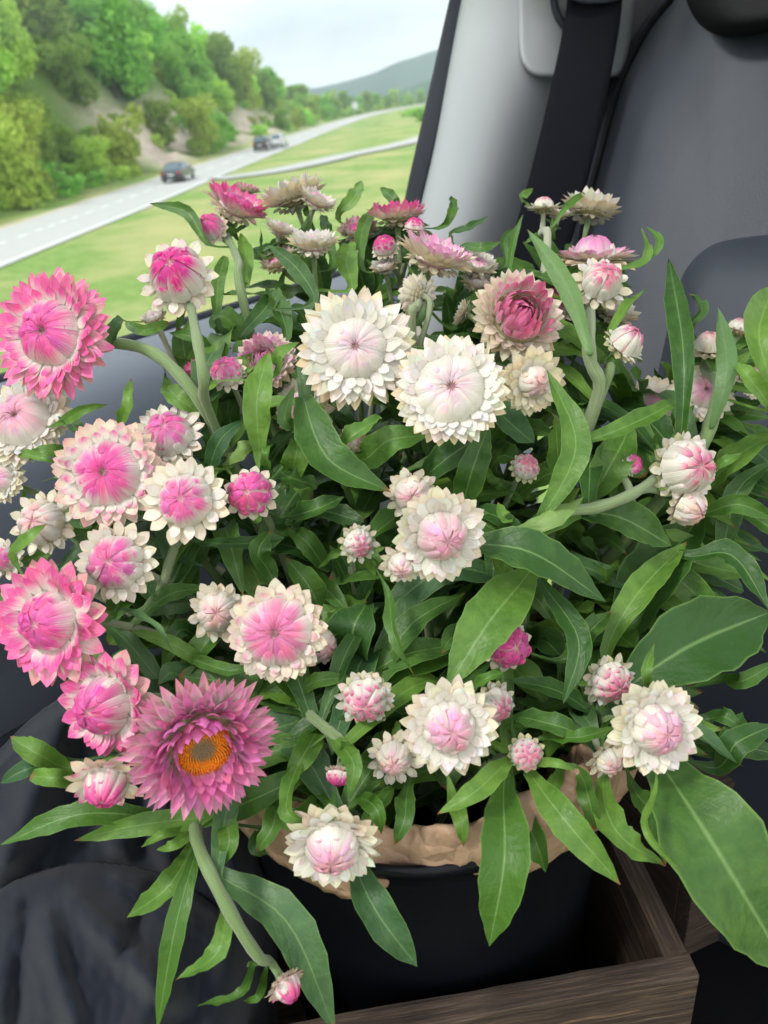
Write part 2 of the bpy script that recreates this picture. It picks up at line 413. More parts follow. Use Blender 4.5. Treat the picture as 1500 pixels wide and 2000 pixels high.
tlabels = ['mid green leafy tree in the wood on the roadside hill', 'yellow-green leafy tree in the wood on the roadside hill', 'dark green leafy tree in the wood on the roadside hill']
tq = random.Random(5); placed = []
for k in range(9000):
    if len(placed) >= 290: break
    i = int(tq.random() ** 1.25 * 118) + 14
    if i >= len(ROADC) - 2: continue
    p = ROADC[i]; t = (ROADC[i + 1] - ROADC[i - 1]).normalized(); nrm = Vector((-t.y, t.x, 0))
    s = 7.5 + 62 * tq.random() ** 1.6; q = p + nrm * s
    x, y, d = project(Vector((q.x, q.y, height(q.x, q.y) + 3)))
    if d < 20 or not (-150 < x < 900) or y < -260: continue
    if bare(q.x, q.y) > .30: continue
    sp = 2.2 + q.y * .016
    if any((q.x - a) ** 2 + (q.y - c) ** 2 < sp * sp for a, c in placed): continue
    placed.append((q.x, q.y)); kind = tq.choice([0, 0, 0, 1, 1, 2]); z = height(q.x, q.y) - .3; sc = tq.uniform(.75, 1.35) * (.6 if s < 11 else 1) * (1 - .35 * sm(110, 300, q.y))
    e = empty('hillside_tree', (q.x, q.y, z)); e.rotation_euler = (0, 0, tq.uniform(0, 6.28)); e.scale = (sc, sc, sc * tq.uniform(.9, 1.2))
    tag(e, tlabels[kind], 'tree', 'trees on the roadside hill, ' + ['mid green', 'yellow-green', 'dark green'][kind])
    link('trunk', TRUNK, None, e); link('crown', tq.choice(CROWNS[kind]), None, e)
sh = []
for k in range(9000):
    if len(sh) >= 200: break
    i = int(tq.random() * 90) + 14; p = ROADC[i]; t = (ROADC[i + 1] - ROADC[i - 1]).normalized(); nrm = Vector((-t.y, t.x, 0))
    s = 6.2 + 17 * tq.random(); q = p + nrm * s; z = height(q.x, q.y); x, y, d = project(Vector((q.x, q.y, z)))
    if d < 20 or not (-60 < x < 860): continue
    if any((q.x - a) ** 2 + (q.y - c) ** 2 < (5 if bare(q.x, q.y) > .3 else 2.2) for a, c in sh): continue
    sh.append((q.x, q.y)); kind = tq.choice([0, 1]); sc = tq.uniform(.55, 1.25)
    o = link('shrub', SHRUB[kind], None, None); o.location = (q.x, q.y, z - .55 * sc); o.scale = (sc,) * 3; o.rotation_euler = (0, 0, tq.uniform(0, 6))
    tag(o, ['green shrub growing on the bank beside the road', 'yellow-green shrub growing on the bank beside the road'][kind], 'shrub', ['green', 'yellow-green'][kind] + ' shrubs on the roadside bank')
for px, py, sc, lab in ((822, 238, 1.5, 'lone round bush on the grass slope beside the window pillar'),):
    g = ground(px, py, GZ); o = link('shrub', SHRUB[0]); o.location = (g.x, g.y, height(g.x, g.y) - .5); o.scale = (sc * 1.5, sc * 1.5, sc); tag(o, lab, 'shrub')

# ---- far hills (a solid ridge) and the air in between
M_FAR = simple('far_forest', (.045, .10, .05), .9, .1, .02, .5, .8, 6)
def far_hill(name, pts, dist, depth):
    crest = catmull([ray(x, y).normalized() * dist for x, y in pts], 60)
    def fn(u, v):
        c = crest[round(u * 59)]; h = c.z + 20; prof = math.cos((v - .5) * math.pi) ** .8 if 0 < v < 1 else 0
        dr = Vector((c.x, c.y, 0)).normalized(); nn = noise.noise(Vector((c.x * .01, c.y * .01, v * 6))) * .10
        return Vector((c.x, c.y, 0)) + dr * (v - .5) * 2 * depth + Vector((0, 0, -20 + h * max(0, prof + nn * prof)))
    tag(link(name, grid(name, 60, 17, fn), M_FAR), kind='structure')
far_hill('far_hill', [(480, 190), (640, 168), (705, 150), (760, 128), (810, 112), (860, 96), (930, 80), (1100, 90), (1300, 130)], 1500, 260)
far_hill('near_hill', [(560, 205), (660, 195), (720, 186), (770, 178), (830, 160), (900, 148), (1050, 150), (1250, 170)], 900, 150)

# ---- vehicles on the road
M_TYRE = simple('tyre_rubber', (.02, .02, .02), .8, .3); M_RIM = simple('rim_metal', (.5, .5, .52), .3, .5, metal=.9)
M_CGL = simple('car_glass', (.06, .11, .15), .06, .8, coat=.6); M_TAIL = simple('tail_lamp_red', (.45, .02, .02), .2, .6)
M_PLATE = simple('plate_white', (.7, .72, .75), .5); M_BLKP = simple('black_bumper', (.03, .03, .035), .6)
def vehicle(name, label, loc, heading, paint, L, W, H, roofs, cabin):
    """heading: direction of travel; built with its tail at -y. roofs: (y, z) side profile of the body, cabin: of the greenhouse"""
    e = empty(name, loc); e.rotation_euler = (0, 0, math.atan2(heading.y, heading.x) - math.pi / 2); tag(e, label, 'car')
    def hull(nm, prof, wt, wb, mat, parent, inset=0):
        vs, fs = [], []; k = len(prof); zs = [z for _, z in prof]; z0, z1 = min(zs), max(zs)
        for sx in (-1, -.86, .86, 1):
            for (y, z) in prof:
                t = (z - z0) / (z1 - z0); hw = (wb * (1 - t) + wt * t) / 2 - (0 if abs(sx) < .9 else 0)
                cy = sum(p[0] for p in prof) / k; cz = (z0 + z1) / 2
                sh = 1 if abs(sx) < .9 else .93
                vs.append((sx * hw, cy + (y - cy) * sh, cz + (z - cz) * sh))
        for a in range(3):
            for i in range(k): j = (i + 1) % k; fs.append((a * k + i, a * k + j, (a + 1) * k + j, (a + 1) * k + i))
        fs.append(tuple(range(k))[::-1]); fs.append(tuple(3 * k + i for i in range(k)))
        o = link(nm, mesh(nm, vs, fs, False), mat, parent); bv = o.modifiers.new('bevel', 'BEVEL'); bv.width = .05; bv.segments = 2; return o
    body = hull('body', roofs, W * .93, W, paint, e)
    cab = hull('cabin', cabin, W * .70, W * .88, paint, e)
    yb = [p for p in cabin]
    # glazing panels set just proud of the cabin
    z0 = min(p[1] for p in cabin); z1 = max(p[1] for p in cabin); yr0 = min(p[0] for p in cabin); yr1 = min(p[0] for p in cabin if p[1] > z1 - .05)
    for nm, ysgn in (('rear_window', 1),):
        hw0, hw1 = W * .36, W * .29
        v = [(-hw0, yr0 + (yr1 - yr0) * .12 - .045, z0 + (z1 - z0) * .12), (hw0, yr0 + (yr1 - yr0) * .12 - .045, z0 + (z1 - z0) * .12), (hw1, yr0 + (yr1 - yr0) * .86 - .045, z0 + (z1 - z0) * .86), (-hw1, yr0 + (yr1 - yr0) * .86 - .045, z0 + (z1 - z0) * .86)]
        solid(link(nm, mesh(nm, v, [(0, 1, 2, 3)], False), M_CGL, e), .02)
    yf0 = max(p[0] for p in cabin); yf1 = max(p[0] for p in cabin if p[1] > z1 - .05)
    for sx in (-1, 1):
        ya, yb2 = yr0 + .35, yf0 - .35; ym = (ya + yb2) / 2
        for a, c in ((ya, ym - .05), (ym + .05, yb2)):
            xw = lambda t: sx * ((W * .88 * (1 - t) + W * .70 * t) / 2 + .012)
            v = [(xw(.14), a, z0 + .14 * (z1 - z0)), (xw(.14), c, z0 + .14 * (z1 - z0)), (xw(.85), min(c, yf1 - .1), z0 + .85 * (z1 - z0)), (xw(.85), max(a, yr1 + .1), z0 + .85 * (z1 - z0))]
            solid(link('side_window', mesh('side_window', v, [(0, 1, 2, 3)], False), M_CGL, e), .02)
        tb = min(p[0] for p in roofs)
        o = link('tail_light', box('tail_light', .30, .06, .16, .02), M_TAIL, e); o.location = (sx * W * .37, tb + .02, H * .52)
        for yy in (-L * .31, L * .31):
            wv = lathe('wheel', [(.0, -.1), (.28, -.1), (.33, -.07), (.33, .07), (.28, .1), (.0, .1)], 20)
            wh = link('wheel', wv, M_TYRE, e); wh.matrix_basis = Matrix.Translation((sx * (W / 2 - .1), yy, .33)) @ Matrix.Rotation(math.pi / 2, 4, 'Y')
            rm = link('rim', lathe('rim', [(0, .03), (.12, .04), (.2, .02), (.2, -.02), (0, -.02)], 16), M_RIM, wh); rm.location = (0, 0, sx * .09)
        mo = link('side_mirror', box('side_mirror', .16, .1, .13, .03), paint, e); mo.location = (sx * (W / 2 + .02), yf0 - .45, z0 + .08)
    pl = link('licence_plate', box('licence_plate', .5, .03, .14, .01), M_PLATE, e); pl.location = (0, min(p[0] for p in roofs) - .005, H * .42)
    bp = link('bumper', box('bumper', W * .92, .16, .2, .05), M_BLKP, e); bp.location = (0, min(p[0] for p in roofs) + .03, .38)
    return e
def heading_at(p):
    i = int(((RC[:, 0] - p.x) ** 2 + (RC[:, 1] - p.y) ** 2).argmin()); return ROADC[i + 1] - ROADC[i - 1]
sedan = [(-2.25, .35), (-2.32, .7), (-2.2, .98), (-1.6, 1.02), (1.2, .98), (2.15, .78), (2.3, .55), (2.25, .32)]
sedan_c = [(-1.75, .96), (-1.05, 1.44), (.25, 1.47), (1.2, .95)]
suv = [(-2.25, .4), (-2.3, .75), (-2.25, 1.08), (-1.6, 1.1), (1.2, 1.08), (2.15, .92), (2.25, .6), (2.2, .4)]
suv_c = [(-2.15, 1.05), (-1.85, 1.68), (.2, 1.72), (1.15, 1.05)]
for nm, lab, px, py, col, prof, cb, H in (
    ('sedan_car', 'dark blue-grey sedan driving away on the road below the wooded hill', 351, 354, (.03, .045, .06), sedan, sedan_c, 1.45),
    ('suv_car', 'black car driving ahead of the grey sedan, beside the white one', 515, 295, (.012, .014, .018), suv, suv_c, 1.7),
    ('suv_car', 'white car driving beside the black car on the far road', 546, 289, (.75, .76, .77), suv, suv_c, 1.7)):
    g = ground(px, py, GZ); g.z = GZ + .055
    vehicle(nm, lab, g, heading_at(g), simple('paint_' + nm, col, .25, .6, coat=.7), 4.6, 1.85, H, prof, cb)
g = ground(695, 226, GZ); e = empty('road_sign', (g.x, g.y, GZ)); tag(e, 'small white sign on a post beside the far road', 'sign')
o = link('post', box('post', .14, .14, 2.6, .02), M_RIM, e); o.location = (0, 0, 1.3)
o = link('panel', box('panel', 1.8, .05, 2.0, .02), M_PLATE, e); o.location = (0, -.1, 3.0); o.rotation_euler = (0, 0, .1)

# ================================================================== CAR INTERIOR
REAR = Vector((.65, .75, 0)).normalized(); INW = Vector((REAR.y, -REAR.x, 0))   # rearwards, and inwards from the door
_p = ground(380, 648, -.205)                                                     # a point on the sill edge
def door(s, i, z): q = _p + REAR * s + INW * i; return Vector((q.x, q.y, z))
M_TRIM = simple('grey_trim_plastic', (.43, .45, .475), .55, .35, 900, .05, .25, .0004)
M_DOOR = simple('dark_grey_door_plastic', (.125, .145, .185), .38, .5, 700, .08, .35, .0005)
M_BLACK = simple('black_rubber', (.035, .04, .052), .55, .25, 300, .1)
M_GLOSS = simple('glossy_black_plastic', (.012, .014, .018), .22, .6)
# door with rounded sill top
de = empty('car_door', door(0, 0, -.9)); tag(de, 'dark grey door panel under the side window, behind the pink flowers', 'car door')
prof = [(-.045, -.26), (-.04, -.215), (-.02, -.204), (.0, -.205), (.03, -.212), (.055, -.228), (.072, -.255), (.082, -.30), (.085, -.36), (.07, -.42), (.075, -.50), (.10, -.54), (.11, -.60), (.10, -.9)]
pc = catmull([(a, 0, c) for a, c in prof], 60)
def relb(me): return me
def fn(u, v):
    q = pc[round(v * 59)]; return door(-1.3 + 1.85 * u, q.x, q.z) - de.location
o = link('door_panel', grid('door_panel', 30, 60, fn), M_DOOR, de); solid(o, .006)
o = link('window_seal', tube('window_seal', [door(-1.3 + 1.74 * k / 20, -.034, -.203) - de.location for k in range(21)], [.007] * 21, 8), M_BLACK, de)
o = link('armrest', tube('armrest', [door(-1.3 + 1.3 * k / 20, .13, -.47 + .01 * math.sin(k)) - de.location for k in range(21)], [.03] * 21, 10), M_GLOSS, de)
# side window
m, n, l, b = newmat('side_window_glass')
tr = N(n, 'ShaderNodeBsdfTransparent'); tr.inputs['Color'].default_value = (.93, .96, .95, 1)
gl = N(n, 'ShaderNodeBsdfGlossy'); gl.inputs['Roughness'].default_value = .02
fr = N(n, 'ShaderNodeLayerWeight'); fr_ = math_n(n, l, 'MULTIPLY_ADD', math_n(n, l, 'POWER', fr.outputs['Facing'], 4.0), .35, .012)
ms = N(n, 'ShaderNodeMixShader'); l.new(fr_, ms.inputs[0]); l.new(tr.outputs[0], ms.inputs[1]); l.new(gl.outputs[0], ms.inputs[2])
l.new(ms.outputs[0], n['Material Output'].inputs['Surface'])
def fn(u, v):
    s = -1.3 + u * (1.95 + .14 * v); z = -.25 + .8 * v; return door(s, -.035 + .06 * v * v, z) - de.location
o = link('window_pane', grid('window_pane', 12, 10, fn), m, de); solid(o, .004)

# pillar trim with seal, belt guide
pe = empty('pillar_trim', P(900, 500, .98)); tag(pe, 'light grey plastic pillar trim between side window and rear seat', 'car pillar')
def loft(rows, nu, nv):
    curves = [catmull([P(*q) for q in r], nu) for r in rows]
    def fn(u, v):
        i = round(u * (nu - 1)); col = [c[i] for c in curves]
        return catmull(col, nv)[round(v * (nv - 1))]
    return fn
rows = [[(925, -120, 1.00), (930, -118, .93), (960, -115, .905), (1030, -110, .90), (1120, -105, .925), (1220, -100, .98), (1330, -90, 1.06)],
        [(893, 60, 1.00), (897, 60, .935), (925, 60, .912), (1000, 60, .905), (1090, 60, .93), (1180, 60, .985), (1290, 60, 1.07)],
        [(845, 300, 1.04), (849, 300, .965), (875, 300, .94), (945, 300, .935), (1025, 300, .965), (1100, 300, 1.02), (1220, 300, 1.10)],
        [(797, 520, 1.08), (801, 520, .995), (826, 520, .97), (895, 520, .965), (970, 520, 1.0), (1040, 520, 1.06), (1150, 520, 1.14)],
        [(755, 720, 1.12), (759, 720, 1.03), (784, 720, 1.01), (850, 720, 1.01), (925, 720, 1.04), (995, 720, 1.10), (1100, 720, 1.18)]]
fl = loft(rows, 34, 26)
o = link('trim_panel', grid('trim_panel', 34, 26, lambda u, v: fl(u, v) - pe.location), M_TRIM, pe); solid(o, .004, -1)
def band(name, pts, w, mat, parent, th=.006, n=30):
    """flat band with real thickness along pixel path (x, y, depth, half width px)"""
    path = catmull([P(x, y, d) for x, y, d in pts], n); hw = [w(k / (n - 1)) for k in range(n)]
    off = parent.location if parent else Vector()
    def fn(u, v):
        k = round(v * (n - 1)); t = (path[min(k + 1, n - 1)] - path[max(k - 1, 0)]).normalized(); vw = path[k].normalized()
        s = t.cross(vw).normalized(); a = (u - .5) * 2
        return path[k] + s * a * hw[k] + vw * (a * a) * hw[k] * .12 - off
    o = link(name, grid(name, 9, n, fn), mat, parent); solid(o, th); return o
band('window_seal', [(922, -120, .935), (888, 30, .94), (836, 260, .955), (808, 385, .975), (760, 620, 1.02)], lambda t: .0092, M_BLACK, pe, .012)
# belt guide: raised rounded panel
def pillow(name, outline, depth, T, mat, parent, w=.35, n=72, back=.05, crown=.0, bulge=None):
    """cushion with a rounded rim: outline in pixels, depth a function of (x, y), T the height of the rim roll"""
    oc = catmull([(x, y, 0) for x, y in outline] + [(outline[0][0], outline[0][1], 0)], n + 1)[:n]
    cx = sum(p.x for p in oc) / n; cy = sum(p.y for p in oc) / n; off = parent.location if parent else Vector()
    ks = [1.0, 1.0, .992, .975, .95, .91, .86, .80, .72, .6, .45, .3, .15, .02, 0.0]
    rows = []
    for j, k in enumerate(ks):
        e = (1 - k) / w; h = T * math.sqrt(max(0, 1 - (1 - min(1, e)) ** 2)) + crown * (1 - k * k)
        row = []
        for p in oc:
            x = cx + (p.x - cx) * k; y = cy + (p.y - cy) * k
            d = depth(x, y) - h + (back if j == 0 else 0)
            if bulge: d += bulge(x, y)
            row.append(P(x, y, d) - off)
        rows.append(row)
    return link(name, grid(name, n, len(ks), lambda u, v: rows[round(v * (len(ks) - 1))][round(u * n) % n], closed_u=True), mat, parent)
pillow('belt_guide', [(1008, -140), (1012, 0), (1014, 90), (1024, 130), (1050, 150), (1110, 152), (1200, 150), (1225, 120), (1240, 0), (1250, -140)],
       lambda x, y: .900 + (x - 1000) * .00022 + max(0, x - 1100) * .00016 + max(0, y) * .00006, .010, M_TRIM, pe, w=.08, back=.03)
o = link('belt_slot', tube('belt_slot', catmull([P(1074, -80, .905), P(1082, 0, .905), P(1092, 35, .905), P(1112, 58, .91)], 14), [.0045] * 14, 8), M_BLACK, None); o.parent = pe; o.location = -pe.location
# seat belt
m, n, l, b = newmat('black_belt_webbing')
uvn = N(n, 'ShaderNodeUVMap'); wv = N(n, 'ShaderNodeTexWave'); wv.inputs['Scale'].default_value = 5.0; wv.inputs['Distortion'].default_value = .6
l.new(mapped(n, l, uvn.outputs['UV'], (6, .6, 1)), wv.inputs['Vector'])
wf = N(n, 'ShaderNodeTexWave', bands_direction='DIAGONAL'); wf.inputs['Scale'].default_value = 60; l.new(mapped(n, l, uvn.outputs['UV'], (.5, 2, 1)), wf.inputs['Vector'])
h = math_n(n, l, 'ADD', wv.outputs['Fac'], math_n(n, l, 'MULTIPLY', wf.outputs['Fac'], .5))
l.new(mixc(n, l, h, (.004, .0045, .007), (.011, .012, .017)), b.inputs['Base Color']); b.inputs['Roughness'].default_value = .8; b.inputs['Specular IOR Level'].default_value = .08; bump(n, l, h, b, .5, .0008)
be = empty('seat_belt', P(1162, -60, .86)); tag(be, 'black seat belt strap running down beside the rear seat back', 'seat belt')
band('webbing', [(1168, -110, .865), (1158, 30, .862), (1132, 170, .86), (1098, 320, .865), (1058, 470, .88), (1000, 680, .92)], lambda t: .029 + .004 * t, m, be, .0015, 40)
band('guide_loop', [(1040, -105, .86), (1110, -28, .85), (1165, -12, .85), (1230, -30, .855), (1290, -100, .87)], lambda t: .008, M_BLACK, be, .01, 24)

# rear seat
m, n, l, b = newmat('grey_leather'); M_LEA = m
tc = N(n, 'ShaderNodeTexCoord'); vo = N(n, 'ShaderNodeTexVoronoi'); vo.inputs['Scale'].default_value = 700; l.new(tc.outputs['Object'], vo.inputs['Vector'])
nn = noise_t(n, l, tc.outputs['Object'], 9, 4)
l.new(mixc(n, l, nn, (.023, .028, .041), (.032, .038, .053)), b.inputs['Base Color']); b.inputs['Roughness'].default_value = .44; b.inputs['Specular IOR Level'].default_value = .5
bump(n, l, math_n(n, l, 'ADD', math_n(n, l, 'MULTIPLY', vo.outputs['Distance'], .5), math_n(n, l, 'MULTIPLY', nn, 2.0)), b, .35, .0006)
M_LEAD = simple('charcoal_leather', (.012, .012, .014), .65, .12, 400, .1, .3, .0005)
M_SEATB = simple('black_seat_fabric', (.006, .006, .007), .9, .05, 300, .2)
se = empty('rear_seat', Vector((.45, .75, -.75))); tag(se, 'dark grey leather rear seat with headrest and piped bolster', 'car seat')
sd = lambda x, y: .985 - (x - 1130) * .00036 - max(0, y - 100) * .00010
pillow('backrest', [(1400, -130), (1330, -20), (1262, 70), (1216, 165), (1186, 270), (1158, 380), (1136, 500), (1112, 660), (1090, 900), (1150, 1750), (2000, 1750), (2000, 400), (1940, -130)],
       sd, .10, M_LEA, se, w=.42, n=110, back=.12, crown=.012)
o = link('piping', tube('piping', [p - se.location for p in catmull([P(1396, -130, sd(1400, 0) - .004), P(1326, -22, sd(1330, 0) - .004), P(1257, 68, sd(1262, 70) - .004), P(1211, 164, sd(1216, 165) - .004), P(1181, 270, sd(1186, 270) - .004), P(1153, 380, sd(1158, 380) - .004), P(1130, 500, sd(1136, 500) - .004), P(1106, 660, sd(1112, 660) - .004)], 40)], [.0042] * 40, 8), M_LEAD, se)
for off_ in (26, 34):
    link('seam', tube('seam', [p - se.location for p in catmull([P(x + off_ * 1.2, y + off_ * .3, sd(x + off_ * 1.2, y) - .10 * math.sqrt(1 - (1 - off_ * 1.15 / 420 / .42) ** 2)) for x, y in ((1330, -20), (1262, 70), (1216, 165), (1186, 270), (1158, 380), (1136, 500))], 40)], [.0007] * 40, 5), M_LEAD, se)
pillow('side_wing', [(1380, -130), (1312, -26), (1244, 62), (1196, 160), (1166, 270), (1138, 380), (1112, 500), (1080, 680), (1150, 900), (1300, 700), (1300, 300), (1400, 0)],
       lambda x, y: sd(x, y) + .035, .02, M_LEA, se, w=.2, n=90, back=.1)
pillow('lumbar_cushion', [(1270, 760), (1292, 660), (1310, 585), (1335, 515), (1385, 468), (1460, 450), (1580, 444), (1850, 444), (1900, 900), (1900, 1600), (1250, 1600), (1240, 950)],
       lambda x, y: sd(x, y) - .075, .075, M_LEA, se, w=.30, n=100, back=.12, crown=.01)
pillow('headrest', [(1290, -260), (1318, -80), (1338, -5), (1362, 48), (1395, 74), (1440, 78), (1530, 70), (1680, 80), (1800, 60), (1820, -260)],
       lambda x, y: .86 - (x - 1300) * .0003, .09, M_LEAD, se, w=.45, n=90, back=.1)
cu = link('cushion', box('cushion', 1.5, 1.0, .16, .05, smooth=False), M_SEATB, se)
cu.matrix_basis = Matrix.Translation(Vector((.05, .42, -.748)) - se.location) @ Matrix.Rotation(math.radians(-41), 4, 'Z')

# unseen roof slab over the rear bench, added to cut sky light in the cabin
M_ADDED_ROOF = simple('added_roof_grey', (.34, .34, .35), .9, .1, 200, .1)
o = link('added_roof_shade', box('added_roof_shade', 1.9, .9, .04, .015), M_ADDED_ROOF); tag(o, kind='structure')
o.matrix_world = Matrix.Translation(door(.56, .88, .56)) @ Matrix.Rotation(math.atan2(INW.y, INW.x), 4, 'Z')
# black cloth heaped at the left
m, n, l, b = newmat('black_cotton_cloth'); 
uvn = N(n, 'ShaderNodeUVMap'); tc = N(n, 'ShaderNodeTexCoord')
w1 = N(n, 'ShaderNodeTexWave', bands_direction='X'); w1.inputs['Scale'].default_value = 190; l.new(uvn.outputs['UV'], w1.inputs['Vector'])
w2 = N(n, 'ShaderNodeTexWave', bands_direction='Y'); w2.inputs['Scale'].default_value = 210; l.new(uvn.outputs['UV'], w2.inputs['Vector'])
nf = noise_t(n, l, tc.outputs['Object'], 60, 5)
wv = math_n(n, l, 'ADD', math_n(n, l, 'MULTIPLY', w1.outputs['Fac'], .5), math_n(n, l, 'MULTIPLY', w2.outputs['Fac'], .5))
l.new(mixc(n, l, math_n(n, l, 'ADD', math_n(n, l, 'MULTIPLY', wv, .55), math_n(n, l, 'MULTIPLY', nf, .4)), (.004, .006, .011), (.017, .022, .034)), b.inputs['Base Color'])
b.inputs['Roughness'].default_value = .85; b.inputs['Sheen Weight'].default_value = .10; b.inputs['Specular IOR Level'].default_value = .15
bump(n, l, wv, b, .5, .0006)
def ridge(x, y, x0, y0, x1, y1, w):
    dx, dy = x1 - x0, y1 - y0; t = max(0, min(1, ((x - x0) * dx + (y - y0) * dy) / (dx * dx + dy * dy)))
    d = math.hypot(x - x0 - t * dx, y - y0 - t * dy); return math.exp(-(d / w) ** 2)
def cloth_depth(x, y):
    d = .475 - .00004 * (y - 1500)
    q2 = ((x - 185) / 335) ** 2 + ((y - 1985) / 298) ** 2
    d -= .085 * math.sqrt(max(0, 1 - q2)) ** 1.1 + .010 * math.exp(-((math.sqrt(q2) - 1.0) / .10) ** 2)     # the big rounded lobe
    o_ = sm(.95, 1.15, math.sqrt(q2))
    d -= o_ * (.034 * ridge(x, y, 125, 1395, 15, 1680, 42) + .024 * ridge(x, y, 215, 1430, 235, 1660, 34) + .022 * ridge(x, y, 320, 1500, 330, 1690, 36) + .02 * ridge(x, y, 400, 1560, 480, 1760, 34))
    d -= .012 * ridge(x, y, 470, 1760, 400, 2100, 30) + .008 * ridge(x, y, 340, 1800, 250, 2100, 40)
    d += (1 - o_) * (.010 * ridge(x, y, 60, 1780, 25, 2050, 22) + .006 * ridge(x, y, 300, 1740, 240, 1860, 16))
    d -= (1 - o_) * (.013 * ridge(x, y, 150, 1760, 330, 1950, 26) + .009 * ridge(x, y, 90, 1800, 170, 2080, 22) + .007 * ridge(x, y, 230, 1720, 420, 1830, 18))
    d += noise.noise(Vector((x * .006, y * .006, 0))) * .008 + noise.noise(Vector((x * .016, y * .010, 5))) * .004 + noise.noise(Vector((x * .05, y * .03, 8))) * .0012
    d += .06 * sm(450, 570, x)
    return d
def fn(u, v):
    x = -160 + 700 * u; top = 1395 + 120 * sm(110, 420, x) - 30 * sm(60, 130, x) * (1 - sm(130, 200, x)) + 90 * (1 - sm(-40, 90, x)); y = top + (2160 - top) * v
    return P(x, y, cloth_depth(x, y) + .05 * (1 - sm(0, .05, v)))
o = link('black_cloth', grid('black_cloth', 170, 170, fn), m); solid(o, .0015); tag(o, 'crumpled black cotton cloth heaped beside the bucket, under the pink flowers', 'cloth')

# ================================================================== BUCKET, PAPER, CRATES
RIM = P(812, 1362, .485)
M_BUCK = simple('black_bucket_plastic', (.005, .006, .009), .34, .16, 14, .3, .12, .001)
prof = [(.0, -.322), (.093, -.322), (.098, -.316), (.112, -.03), (.1165, -.018), (.1165, -.006), (.1195, .0), (.1225, .001), (.1235, -.003), (.122, -.008), (.1185, -.008), (.1185, -.02), (.1155, -.03), (.1015, -.318), (.094, -.328), (0, -.328)]
prof = prof[::-1]
o = link('bucket', lathe('bucket', prof, 72), M_BUCK); o.location = RIM; tag(o, 'round black plastic bucket holding the flowers, standing in the wooden crate', 'bucket')
m, n, l, b = newmat('brown_kraft_paper')
tc = N(n, 'ShaderNodeTexCoord'); f = noise_t(n, l, tc.outputs['Object'], 40, 6); f2 = noise_t(n, l, tc.outputs['Object'], 900, 3)
l.new(mixc(n, l, math_n(n, l, 'MULTIPLY_ADD', f2, .5, math_n(n, l, 'MULTIPLY', f, .5)), (.25, .155, .095), (.40, .265, .175)), b.inputs['Base Color']); b.inputs['Roughness'].default_value = .75
vo = N(n, 'ShaderNodeTexVoronoi', feature='DISTANCE_TO_EDGE'); vo.inputs['Scale'].default_value = 55; l.new(tc.outputs['Object'], vo.inputs['Vector'])
bump(n, l, math_n(n, l, 'ADD', f, math_n(n, l, 'MULTIPLY', vo.outputs['Distance'], 1.6)), b, .8, .004)
def fn(u, v):
    a = u * 2 * math.pi - math.pi / 2                                      # a = -pi/2 faces the camera
    front = math.exp(-((((a + math.pi / 2 + .02 + math.pi) % (2 * math.pi)) - math.pi) / .30) ** 2)
    fold = 1 - front
    pr = catmull([(.086, 0, -.05), (.104, 0, -.004), (.1145, 0, .016 + .002 * fold), (.1225 * fold + .1145 * front, 0, .013 * fold - .002 * front), (.1262 * fold + .1125 * front, 0, .002 * fold - .012 * front), (.1275 * fold + .110 * front, 0, -.017 * fold - .020 * front)], 25)
    q = pr[round(v * 24)]
    cr = noise.noise(Vector((math.cos(a) * 4.5, math.sin(a) * 4.5, v * 1.6))) * .010 + abs(noise.noise(Vector((math.cos(a) * 11 + v * 2, math.sin(a) * 11, v * 3)))) * .006 + abs(noise.noise(Vector((math.cos(a) * 24 + v * 5, math.sin(a) * 24, v * 4)))) * .002
    ple = abs(math.sin(a * 9 + v * 5 + 1.5 * math.sin(a * 3))) * .009 * (1 - v)
    r = q.x + (cr - .001) * (1 if v < .5 else .5) + (-ple if v < .5 else abs(cr) * .4); z = q.z + cr * .8 + (.006 * math.sin(a * 5 + 1) * v * fold)
    if v > .62: r = max(r, (.1262 if fold > .6 else r))
    return (r * math.cos(a), r * math.sin(a), z)
o = link('kraft_paper', grid('kraft_paper', 260, 25, fn, closed_u=True), m); o.location = RIM; solid(o, .0006)
tag(o, 'crumpled brown kraft paper lining folded over the bucket rim', 'paper')
m, n, l, b = newmat('weathered_dark_wood'); M_WOOD = m
tc = N(n, 'ShaderNodeTexCoord'); 
f = noise_t(n, l, mapped(n, l, tc.outputs['Object'], (5, 140, 140)), 3, 8, .7); f2 = noise_t(n, l, mapped(n, l, tc.outputs['Object'], (3, 30, 30)), 4, 4)
c = ramp(n, l, f, [(.30, (.010, .006, .004)), (.48, (.035, .021, .013)), (.60, (.085, .055, .036)), (.74, (.20, .145, .10))])
c = mixc(n, l, math_n(n, l, 'MULTIPLY_ADD', f2, 6, -3.9, clamp=True), c, (.34, .20, .10))
l.new(c, b.inputs['Base Color']); b.inputs['Roughness'].default_value = .7; bump(n, l, f, b, .9, .002)
